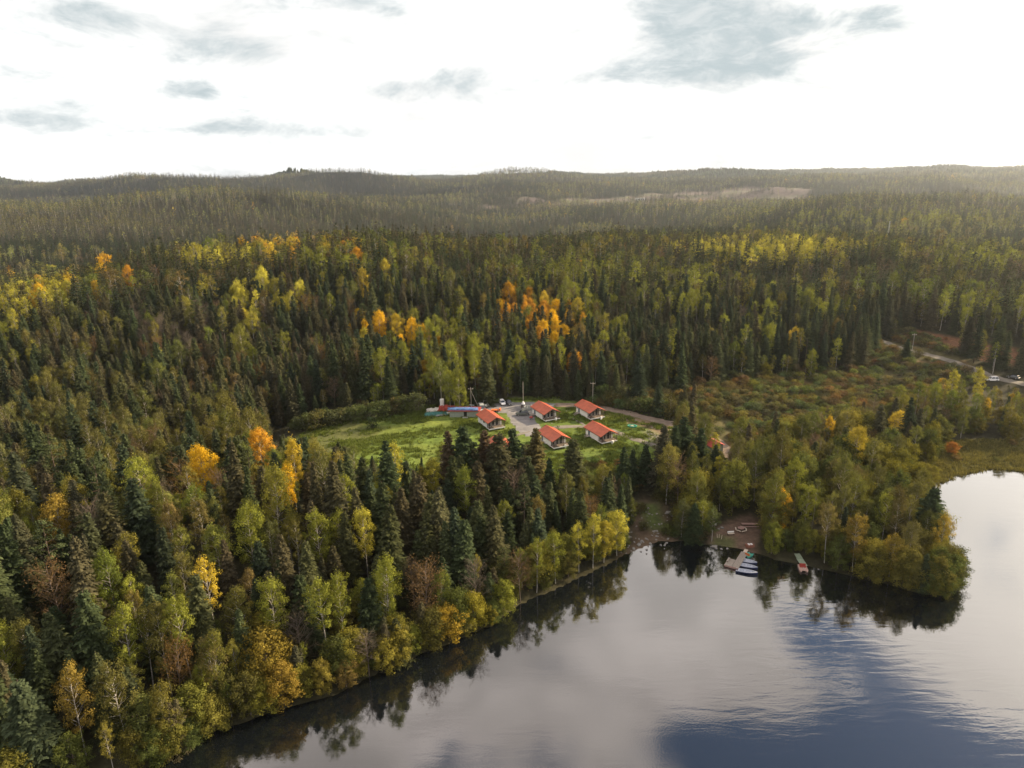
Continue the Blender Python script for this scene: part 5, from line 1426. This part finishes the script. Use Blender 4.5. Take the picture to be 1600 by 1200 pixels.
def pole(name, u, v, h, label, base=None, brace=None, arm=False, cat='pole', r_=.12):
    p = place(u, v); e = empty(name, p, 0, label, cat)
    MB().bar((0, 0, -.5), (0, 0, h), r_, r_ * .7, n=7).build('shaft', M['post'], e)
    if base: MB().bar((0, 0, -.1), (0, 0, 1.1), .75, .25, n=10).build('base', M['white_paint'], e)
    if brace: MB().bar((brace[0], brace[1], -.4), (0, 0, h * .86), .09, n=6).build('brace', M['post'], e)
    if arm:
        MB().box(-.9, .9, -.06, .06, h - .7, h - .58).build('crossarm', M['post'], e)
        for x in (-.8, 0, .8): MB().bar((x, 0, h - .58), (x, 0, h - .35), .05, n=6).build('insulator', M['white_paint'], e)
    return e
pole('utility_pole', 736.5, 640, 8.2, 'grey pole with a slanting brace beside the blue tarpaulin', brace=(2.9, .6), arm=True)
pole('lamp_post', 817.5, 632, 8.5, 'tall pale post standing on a white cone at the back of the yard', base=True, r_=.1)
pole('utility_pole', 926, 630, 8.0, 'slim grey pole behind the rearmost cabin', arm=True)
pole('utility_pole', 1425, 549, 8.0, 'leaning grey pole beside the far stretch of gravel road', arm=True)
pole('utility_pole', 1551, 584, 6.5, 'short pole beside the white car on the gravel road')

# long low shed with a blue tarpaulin over its roof
p = place(727, 650); e = empty('storage_shed', p, math.radians(-4), 'low grey-green shed with a black doorway and red roof edge', 'shed')
MB().box(-5.2, 5.0, -1.3, 1.3, -.3, 2.2).build('wall', M['grey_panel'], e)
b = MB()
for i in range(24): b.box(-5.1 + i * .43, -5.02 + i * .43, -1.34, -1.302, 0, 2.15)
tag(b.build('wall_rib', M['grey_panel'], e), kind='stuff')
MB().box(-.3, .75, -1.38, -1.31, 0, 1.95).build('door', M['black'], e)
MB().box(-.7, 1.15, -2.3, -1.4, -.2, .16).build('doorstep', M['concrete'], e)
MB().hexa([(-5.6, -1.8, 2.21), (5.5, -1.8, 2.21), (5.5, 1.7, 2.6), (-5.6, 1.7, 2.6), (-5.6, -1.8, 2.36), (5.5, -1.8, 2.36), (5.5, 1.7, 2.75), (-5.6, 1.7, 2.75)]).build('roof', M['red_paint'], e)
def heap(name, u, v, sx_, sy_, h, mat, label, cat, rz=0, seed=1, zoff=0.0):
    """crumpled sheet or heap with real thickness"""
    p = place(u, v); r_ = np.random.default_rng(seed); m = MB(); n = 14; k2 = 8
    top = []; 
    for j in range(k2 + 1):
        row = []
        for i in range(n + 1):
            a, b_ = i / n * 2 - 1, j / k2 * 2 - 1
            d = max(0, 1 - max(abs(a), abs(b_)) ** 3)
            row.append((a * sx_ * (1 + r_.uniform(-.07, .07)), b_ * sy_ * (1 + r_.uniform(-.1, .1)), .05 + h * d ** .5 * r_.uniform(.55, 1.1)))
        top.append(row)
    for j in range(k2):
        for i in range(n): m.quad(top[j][i], top[j][i + 1], top[j + 1][i + 1], top[j + 1][i])
    edge_ = [top[0][i] for i in range(n + 1)] + [top[j][n] for j in range(1, k2 + 1)] + [top[k2][i] for i in range(n - 1, -1, -1)] + [top[j][0] for j in range(k2 - 1, 0, -1)]
    for i in range(len(edge_)):
        a, b_ = edge_[i], edge_[(i + 1) % len(edge_)]; m.quad(a, b_, (b_[0], b_[1], -.25), (a[0], a[1], -.25))
    o = m.build(name, mat, None, (p.x, p.y, p.z + zoff), math.radians(rz)); return tag(o, label, cat)
heap('tarpaulin', 724, 650, 5.2, 1.35, .35, M['blue_tarp'], 'blue tarpaulin spread over the red-edged shed roof', 'tarpaulin', -4, 3, 2.62)
heap('tarpaulin', 682, 648, 4.4, 1.5, .9, M['teal_tarp'], 'teal tarpaulin over a low heap on the lawn edge', 'tarpaulin', 3, 4)
heap('tarpaulin', 690, 649, 2.0, .8, .45, M['grey_tarp'], 'small grey sheet at the right end of the teal tarpaulin', 'tarpaulin', 8, 14)
heap('sheet_pile', 679, 642, 3.2, 1.5, 1.0, M['white_tarp'], 'crumpled whitish sheeting piled behind the teal tarpaulin', 'pile', 12, 5)
heap('sheet_pile', 702, 641, 4.2, 2.1, 1.8, M['red_tarp'], 'dark red sheeting heaped beside the blue-covered shed', 'pile', -6, 6)
heap('sheet_pile', 703, 646, 1.6, .6, .5, M['white_tarp'], 'small pale bundle lying in front of the dark red heap', 'pile', 4, 7)
heap('covered_trailer', 826, 640, 2.9, 1.5, 1.5, M['grey_tarp'], 'trailer under a grey cover behind the grey-green estate car', 'trailer', 12, 8)
heap('hay_bale', 713, 651, .6, .5, .8, M['white_tarp'], 'small white bag leaning at the left end of the shed', 'bag', 0, 9)
p = place(691, 638); e = empty('water_tank', p, 0, 'upright white tank standing on a red base by the trees', 'tank')
MB().box(-1.1, 1.1, -.8, .8, -.2, .9).build('base', M['red_paint'], e)
MB().bar((0, 0, .9), (0, 0, 3.4), .75, n=12).build('tank_body', M['white_paint'], e); MB().bar((0, 0, 3.4), (0, 0, 3.55), .35, n=10).build('lid', M['white_paint'], e)
p = place(816, 641); e = empty('gas_bottle_cage', p, 0, 'black upright cabinet between the estate car and the covered trailer', 'cabinet')
MB().box(-.45, .45, -.4, .4, 0, 1.9).build('case', M['black'], e); MB().box(-.4, .4, -.43, -.402, .1, 1.7).build('door', M['rail'], e)
p = place(776, 643); e = empty('flatbed_trailer', p, math.radians(-8), 'low orange flatbed trailer at the edge of the yard', 'trailer')
MB().box(-1.9, 1.5, -.8, .8, .45, .6).build('bed', M['orange'], e); MB().box(1.0, 1.5, -.8, .8, .601, 1.1).build('headboard', M['orange'], e); MB().bar((1.5, 0, .5), (2.6, 0, .4), .05).build('drawbar', M['steel'], e)
for s_ in (-1, 1): MB().bar((-.3, s_ * .84, .32), (-.3, s_ * 1.0, .32), .32, n=10).build('wheel', M['tyre'], e)
p = place(830, 656); e = empty('grill', p, 0, 'red grill standing on the gravel beside the rear cabin', 'grill')
for a in range(4): MB().bar((math.cos(a * 1.57 + .8) * .35, math.sin(a * 1.57 + .8) * .35, 0), (math.cos(a * 1.57 + .8) * .22, math.sin(a * 1.57 + .8) * .22, .75), .04).build('leg', M['black'], e)
MB().loft([[(math.cos(i * math.pi / 5) * r_, math.sin(i * math.pi / 5) * r_, z) for i in range(10)] for z, r_ in ((.6, .3), (.75, .6), (.95, .68))]).build('bowl', M['red_paint'], e)
MB().loft([[(math.cos(i * math.pi / 5) * r_, math.sin(i * math.pi / 5) * r_, z) for i in range(10)] for z, r_ in ((.96, .67), (1.2, .5), (1.32, .12))]).build('lid', M['red_paint'], e)
p = place(988, 667); e = empty('paddling_pool', p, math.radians(-10), 'turquoise oval sandpit shell lying on the lawn', 'sandpit')
MB().loft([[(math.cos(i * math.pi / 8) * a, math.sin(i * math.pi / 8) * b_, z) for i in range(16)] for z, a, b_ in ((0, 1.45, .95), (.45, 1.6, 1.1), (.45, 1.3, .8), (.16, 1.2, .72))]).build('shell', M['green_plastic'], e)
MB().loft([[(math.cos(i * math.pi / 6) * a - .2, math.sin(i * math.pi / 6) * b_, z) for i in range(12)] for z, a, b_ in ((.165, .7, .45), (.4, .55, .35), (.5, .2, .12))]).build('sand', M['pale_wood'], e)
# small red shed between the dark spruces
p = place(1113, 703); e = empty('garden_shed', p, math.radians(20), 'small shed with a pinkish-red roof between the dark spruces and a yellow aspen', 'shed')
MB().loft([[(-2, y, -.3), (2, y, -.3), (2, y, 2.2), (0, y, 3.2), (-2, y, 2.2)] for y in (-2.4, 2.4)]).build('wall', M['grey_panel'], e)
for s_ in (-1, 1): MB().hexa([(0, -2.8, 3.25), (s_ * 2.5, -2.8, 2.0), (s_ * 2.5, 2.8, 2.0), (0, 2.8, 3.25), (0, -2.8, 3.4), (s_ * 2.5, -2.8, 2.15), (s_ * 2.5, 2.8, 2.15), (0, 2.8, 3.4)]).build('roof', pbr('faded_red_roof', (.6, .12, .1), .6, vary=.1), e)
MB().box(-.5, .4, -2.46, -2.405, -.1, 1.9).build('door', M['dark_wood'], e)

# ---- jetty, boats and shore furniture
def P2(u, v, z): q = flat(u, v, z); return Vector((q[0], q[1], z))
a = P2(1163.5, 863, .45); b = P2(1149, 886, .45); d = (b - a); Lj = d.length; ang = math.atan2(d.y, d.x)
e = empty('jetty', (a.x, a.y, 0), ang, 'weathered plank jetty with a wider platform at its outer end', 'jetty')
q = MB(); x = 0.0
while x < Lj: q.box(x, x + .17, -.75, .75, .42, .5); x += .2
tag(q.build('planks', M['grey_wood'], e), kind='stuff')
for y in (-.6, .6): MB().box(0, Lj, y - .08, y + .08, .22, .418).build('beam', M['dark_wood'], e)
q = MB(); y = -2.4
while y < -.95: q.box(Lj - 3.0, Lj + .3, y, y + .2, .40, .47); y += .23
tag(q.build('platform_boards', M['grey_wood'], e), kind='stuff')
MB().box(Lj - 3.0, Lj - 2.85, -2.4, -.78, .2, .398).build('beam', M['dark_wood'], e)
MB().box(Lj + .302, Lj + .38, -2.4, .75, .1, .5).build('fascia', M['pink_wood'], e)
MB().box(Lj - 2.7, Lj - 1.0, -2.35, -1.95, .471, .8).build('bench_box', M['grey_wood'], e)
for i in range(5):
    for y in (-.65, .65): MB().bar((.4 + i * (Lj - .6) / 4, y, -1.6), (.4 + i * (Lj - .6) / 4, y, .215), .09).build('pile', M['dark_wood'], e)
MB().box(-1.6, -.02, -.4, .4, .38, .46).build('gangplank', M['pale_wood'], e)
def boat(u, v, rz, L, label, inner, outer, bench=3):
    p = P2(u, v, 0); e = empty('rowing_boat', (p.x, p.y, 0), math.radians(rz), label, 'boat', 'pale blue rowing boats beside the jetty')
    def sec(t, inset, zb):
        # t 0 stern to 1 bow
        w_ = (.62 + .1 * math.sin(t * 3.1)) * (1 - max(0, (t - .45) / .55) ** 2.2) + .02; w_ = max(.02, w_ - inset)
        z1 = .42 + .16 * t * t; x = (t - .5) * L * (1 - inset * .25)
        return [(x, -w_, z1), (x, -w_ * .8, zb + (z1 - zb) * .35), (x, -w_ * .4, zb), (x, w_ * .4, zb), (x, w_ * .8, zb + (z1 - zb) * .35), (x, w_, z1)]
    ts = [0, .12, .3, .5, .68, .82, .93, 1]
    o = MB().loft([sec(t, 0, -.14 + .12 * t ** 3) for t in ts], close=False, caps=False)
    s0 = sec(0, 0, -.14); n = len(o.v); o.v += s0; o.f.append(tuple(range(n, n + 6)))
    o.build('hull', outer, e)
    i_ = MB().loft([sec(t, .07, .02 + .12 * t ** 3) for t in ts], close=False, caps=False); s0 = sec(0, .07, .02); n = len(i_.v); i_.v += s0; i_.f.append(tuple(range(n, n + 6)))
    i_.build('inner_hull', inner, e)
    g = MB()
    for A, B in zip(ts[:-1], ts[1:]):
        for k_ in (0, 5):
            oa, ob, ia, ib = sec(A, -.03, 0)[k_], sec(B, -.03, 0)[k_], sec(A, .09, 0)[k_], sec(B, .09, 0)[k_]
            g.hexa([(oa[0], oa[1], oa[2]), (ob[0], ob[1], ob[2]), (ib[0], ib[1], ib[2]), (ia[0], ia[1], ia[2]), (oa[0], oa[1], oa[2] + .05), (ob[0], ob[1], ob[2] + .05), (ib[0], ib[1], ib[2] + .05), (ia[0], ia[1], ia[2] + .05)])
    g.build('gunwale', inner, e)
    for k_ in range(bench):
        t = .14 + k_ * .28; w_ = abs(sec(t, .1, 0)[0][1]); x = (t - .5) * L
        MB().box(x - .16, x + .16, -w_, w_, .27, .33).build('thwart', inner, e)
    return e
boat(1168.5, 879, -28, 4.0, 'pale blue rowing boat moored innermost, next to the pedal boat', M['hull_pale'], M['hull_blue'])
boat(1168, 886.5, -26, 4.3, 'pale blue rowing boat moored between the two other rowing boats', M['hull_pale'], M['hull_blue'])
boat(1166.5, 895, -21, 4.6, 'pale blue rowing boat with a dark hull moored outermost', M['hull_pale'], M['hull_blue'])
def pedal_boat(u, v, rz, label, seat, hull, s=1.0):
    p = P2(u, v, 0); e = empty('pedal_boat', (p.x, p.y, 0), math.radians(rz), label, 'pedal boat'); e.scale = (s, s, s)
    for y in (-.6, .6): MB().loft([[(x, y - w_, .38), (x, y - w_ * .7, z), (x, y + w_ * .7, z), (x, y + w_, .38)] for x, w_, z in ((-1.4, .2, .05), (-1, .3, -.12), (.8, .3, -.12), (1.45, .06, .2))]).build('float', hull, e)
    MB().box(-1.2, 1.0, -.5, .5, .28, .42).build('deck', hull, e)
    MB().box(-.6, -.15, -.62, .62, .421, .62).build('seat', seat, e); MB().box(-.78, -.62, -.62, .62, .421, 1.05).build('backrest', seat, e)
    MB().bar((.5, 0, .42), (.35, 0, .8), .04).build('tiller', M['steel'], e)
pedal_boat(1169.5, 868.5, 40, 'pedal boat with orange seats between the jetty root and the rowing boats', M['orange'], M['green_plastic'], .85)
pedal_boat(1254.5, 890, -100, 'pinkish pedal boat with a red seat moored alone by the pale green landing', M['red_paint'], pbr('faded_pink_hull', (.42, .28, .23), .6), 1.05)
p = P2(1253, 879, .3); e = empty('landing_stage', (p.x, p.y, 0), math.radians(-3), 'pale green board landing stage under the trees of the point', 'landing stage')
MB().box(-.7, .7, -1.4, 1.6, .35, .45).build('boards', M['green_roof'], e); MB().box(-.65, .65, 1.601, 3.6, .5, .6).build('ramp', M['green_roof'], e)
for x in (-.6, .6):
    for y in (-1.2, 1.4): MB().bar((x, y, -1.5), (x, y, .348), .08).build('pile', M['dark_wood'], e)
MB().box(-.35, .35, -2.6, -1.401, .3, .38).build('gangplank', M['pink_wood'], e)
# picnic furniture
p = place(1157.5, 829); e = empty('picnic_table', p, .3, 'octagonal picnic table with benches all round it on the brown clearing', 'picnic table')
MB().loft([[(math.cos(i * math.pi / 3) * .85, math.sin(i * math.pi / 3) * .85, z) for i in range(6)] for z in (.72, .78)]).build('tabletop', M['pink_wood'], e)
for i in range(6):
    a0 = i * math.pi / 3; a1 = a0 + math.pi / 3; c0, c1 = 1.2, 1.5
    if i == 1: continue
    MB().hexa([(math.cos(a0 + .06) * c0, math.sin(a0 + .06) * c0, .44), (math.cos(a0 + .06) * c1, math.sin(a0 + .06) * c1, .44), (math.cos(a1 - .06) * c1, math.sin(a1 - .06) * c1, .44), (math.cos(a1 - .06) * c0, math.sin(a1 - .06) * c0, .44),
               (math.cos(a0 + .06) * c0, math.sin(a0 + .06) * c0, .5), (math.cos(a0 + .06) * c1, math.sin(a0 + .06) * c1, .5), (math.cos(a1 - .06) * c1, math.sin(a1 - .06) * c1, .5), (math.cos(a1 - .06) * c0, math.sin(a1 - .06) * c0, .5)]).build('bench', M['pale_wood'], e)
for i in range(3):
    a0 = i * math.pi / 3 + .5; MB().bar((math.cos(a0) * 1.25, math.sin(a0) * 1.25, .38), (-math.cos(a0) * 1.25, -math.sin(a0) * 1.25, .38), .05).build('brace', M['dark_wood'], e)
    for s_ in (-1, 1): MB().bar((s_ * math.cos(a0) * 1.2, s_ * math.sin(a0) * 1.2, 0), (s_ * math.cos(a0) * .5, s_ * math.sin(a0) * .5, .72), .05).build('leg', M['dark_wood'], e)
p = place(1171, 823.5); e = empty('picnic_table', p, math.radians(-4), 'long pinkish picnic table with two benches behind the octagonal one', 'picnic table')
MB().box(-1.9, 1.9, -.38, .38, .72, .79).build('tabletop', M['pink_wood'], e)
for y in (-1.0, .72): MB().box(-1.9, 1.9, y, y + .28, .43, .49).build('bench', M['pink_wood'], e)
for x in (-1.4, 1.4):
    MB().box(x - .05, x + .05, -1.0, 1.0, .34, .43).build('crossbar', M['dark_wood'], e)
    for s_ in (-1, 1): MB().bar((x, s_ * .8, 0), (x, s_ * .2, .72), .05).build('leg', M['dark_wood'], e)
p = place(1142, 836.5); e = empty('park_bench', p, math.radians(4), 'white bench facing the lake left of the picnic tables', 'bench')
MB().box(-.8, .8, -.25, .2, .42, .48).build('seat', M['pale_wood'], e); MB().box(-.8, .8, .2, .27, .6, .95).build('backrest', M['white_paint'], e)
for x in (-.7, .7): MB().box(x - .04, x + .04, -.22, .27, 0, .419).build('leg', M['dark_wood'], e); MB().box(x - .04, x + .04, .271, .33, 0, .9).build('back_post', M['dark_wood'], e)
p = place(1117.5, 827); e = empty('notice_sign', p, math.radians(5), 'small white notice board on a post at the left of the clearing', 'sign')
MB().bar((0, 0, 0), (0, 0, 1.25), .05).build('post', M['dark_wood'], e); MB().box(-.32, .32, -.04, .03, 1.0, 1.5).build('board', M['white_paint'], e)
p = place(1171.5, 855); e = empty('tool_box', p, math.radians(8), 'low reddish wooden chest with two white lids by the jetty root', 'chest')
MB().box(-.95, .95, -.5, .5, -.1, .6).build('case', pbr('brown_red_timber', (.22, .09, .06), .8), e)
for x in (-.5, .12): MB().box(x, x + .42, -.35, .3, .601, .72).build('lid', M['white_paint'], e)
# posts and stones on the bank
for i, (u, v) in enumerate(((1121, 841), (1123.5, 841.5), (1127, 843))):
    p = place(u, v); o = MB().bar((0, 0, -.2), (.15 * (i - 1), .1, 1.0), .06).build('stake', M['pale_wood'], None, p)
    tag(o, ['pale stake leaning left by the bank, farthest from the jetty', 'pale upright stake, the middle one of three by the bank', 'pale stake leaning right by the bank, nearest the jetty'][i], 'stake', 'stakes by the bank')
def rock_mesh(seed):
    bm = bmesh.new(); bmesh.ops.create_icosphere(bm, subdivisions=2, radius=1)
    r_ = random.Random(seed)
    off = Vector((r_.random() * 9, r_.random() * 9, 0))
    from mathutils import noise as mn
    for v_ in bm.verts:
        k_ = .75 + .5 * mn.noise(v_.co * 1.1 + off); v_.co *= k_; v_.co.z *= .62
    me = bpy.data.meshes.new('boulder'); bm.to_mesh(me); bm.free(); me.materials.append(M['rock']); return me
RK = [rock_mesh(i) for i in range(5)]
RPOS = [(1115, 855, .9, 'on the waterline left of the clearing'), (1119, 857, .6, 'beside the waterline boulder left of the clearing'), (1127, 858, .5, 'at the water in front of the clearing'), (1136, 858, .45, 'at the water towards the jetty'),
        (1013, 795, .5, 'on the small grass patch above the inlet'), (1028, 834, .4, 'on the brown bank of the inlet'), (1030, 820, .5, 'beside the brown path to the inlet'), (1003, 846, .6, 'at the left side of the inlet'),
        (998, 852, .8, 'low at the left side of the inlet'), (990, 858, .7, 'near the yellow trees at the inlet'), (1043, 802, 1.0, 'under the bushes right of the grass patch'), (1050, 806, .8, 'behind the dark green tree at the head of the inlet'),
        (1128, 825, .7, 'beside the white notice board'), (1123, 827, .5, 'just under the notice board'), (1048, 673, .7, 'at the end of the dirt bank beside the road'), (993, 658, .6, 'on the bare soil below the dirt road'),
        (1010, 842, .5, 'between the inlet bank and the yellow trees'), (885, 643, .4, 'on the lawn between the two rear cabins'), (1016, 850, .6, 'in the shallows at the head of the inlet'), (862, 662, .35, 'on the lawn below the yard cabin')]
for i, (u, v, s_, wh) in enumerate(RPOS):
    p = place(u, v); o = link('boulder', RK[i % 5], None, (p.x, p.y, max(p.z, 0) + s_ * .1), i * 1.3); o.scale = (s_, s_ * .8, s_ * .8)
    tag(o, ('large' if s_ > .75 else 'small') + ' grey boulder ' + wh, 'boulder', 'boulders on the banks and lawn')
nr_ = 200
RB = []
for _ in range(nr_):
    if random.random() < .55: u, v = random.uniform(1012, 1052), 0; v = 676 + (u - 1012) * .62 + random.gauss(0, 4)
    else: u, v = random.uniform(965, 1045), random.uniform(800, 866)
    p = at(u, v); RB.append((p.x, p.y, max(p.z, -.1)))
RB = np.array(RB); ss = rng.uniform(.12, .5, len(RB)); rot_ = rng.uniform(0, 6, (len(RB), 3)) * np.array([.1, .1, 1])
gn_scatter('stone_rubble', RB, rot_, np.stack([ss, ss, ss], 1), rng.integers(0, 5, len(RB)), np.ones((len(RB), 3)) * .5, proto_coll('rock', RK), 'loose stones on the lawn end and the inlet bank')
# timber mast far off and the white works building at the clearing on the horizon
p = at(1387, 372, 18); e = empty('radio_mast', (p.x * 1.25, p.y * 1.25, float(ground([p.x * 1.25], [p.y * 1.25])[0])), 0, 'thin pale mast rising out of the forest on the right', 'mast')
for k_ in range(3): MB().bar((math.cos(k_ * 2.09) * 1.0, math.sin(k_ * 2.09) * 1.0, 0), (math.cos(k_ * 2.09) * .3, math.sin(k_ * 2.09) * .3, 30), .1).build('leg', M['steel'], e)
q = MB()
for z in range(0, 28, 3):
    for k_ in range(3):
        f0 = 1 - z / 60; f1 = 1 - (z + 3) / 60
        q.bar((math.cos(k_ * 2.09) * f0, math.sin(k_ * 2.09) * f0, z), (math.cos((k_ + 1) * 2.09) * f1, math.sin((k_ + 1) * 2.09) * f1, z + 3), .07, n=4, cap=False)
q.build('lattice', M['steel'], e)
d = pix_dir(1000, 316); dist = 2250 / math.hypot(d[0], d[1]); x, y = d[0] * dist, d[1] * dist; z = float(ground([x], [y])[0])
e = empty('works_building', (x, y, z), .2, 'tiny white flat-roofed building on the far bare clearing', 'building')
MB().box(-14, 14, -7, 7, -2, 7).build('wall', M['white_paint'], e); MB().box(-14.5, 14.5, -7.5, 7.5, 7.01, 7.6).build('roof', M['concrete'], e)
for k_ in range(4): MB().box(-11 + k_ * 6, -8 + k_ * 6, -7.2, -7.01, 1, 5).build('window', M['glass'], e)
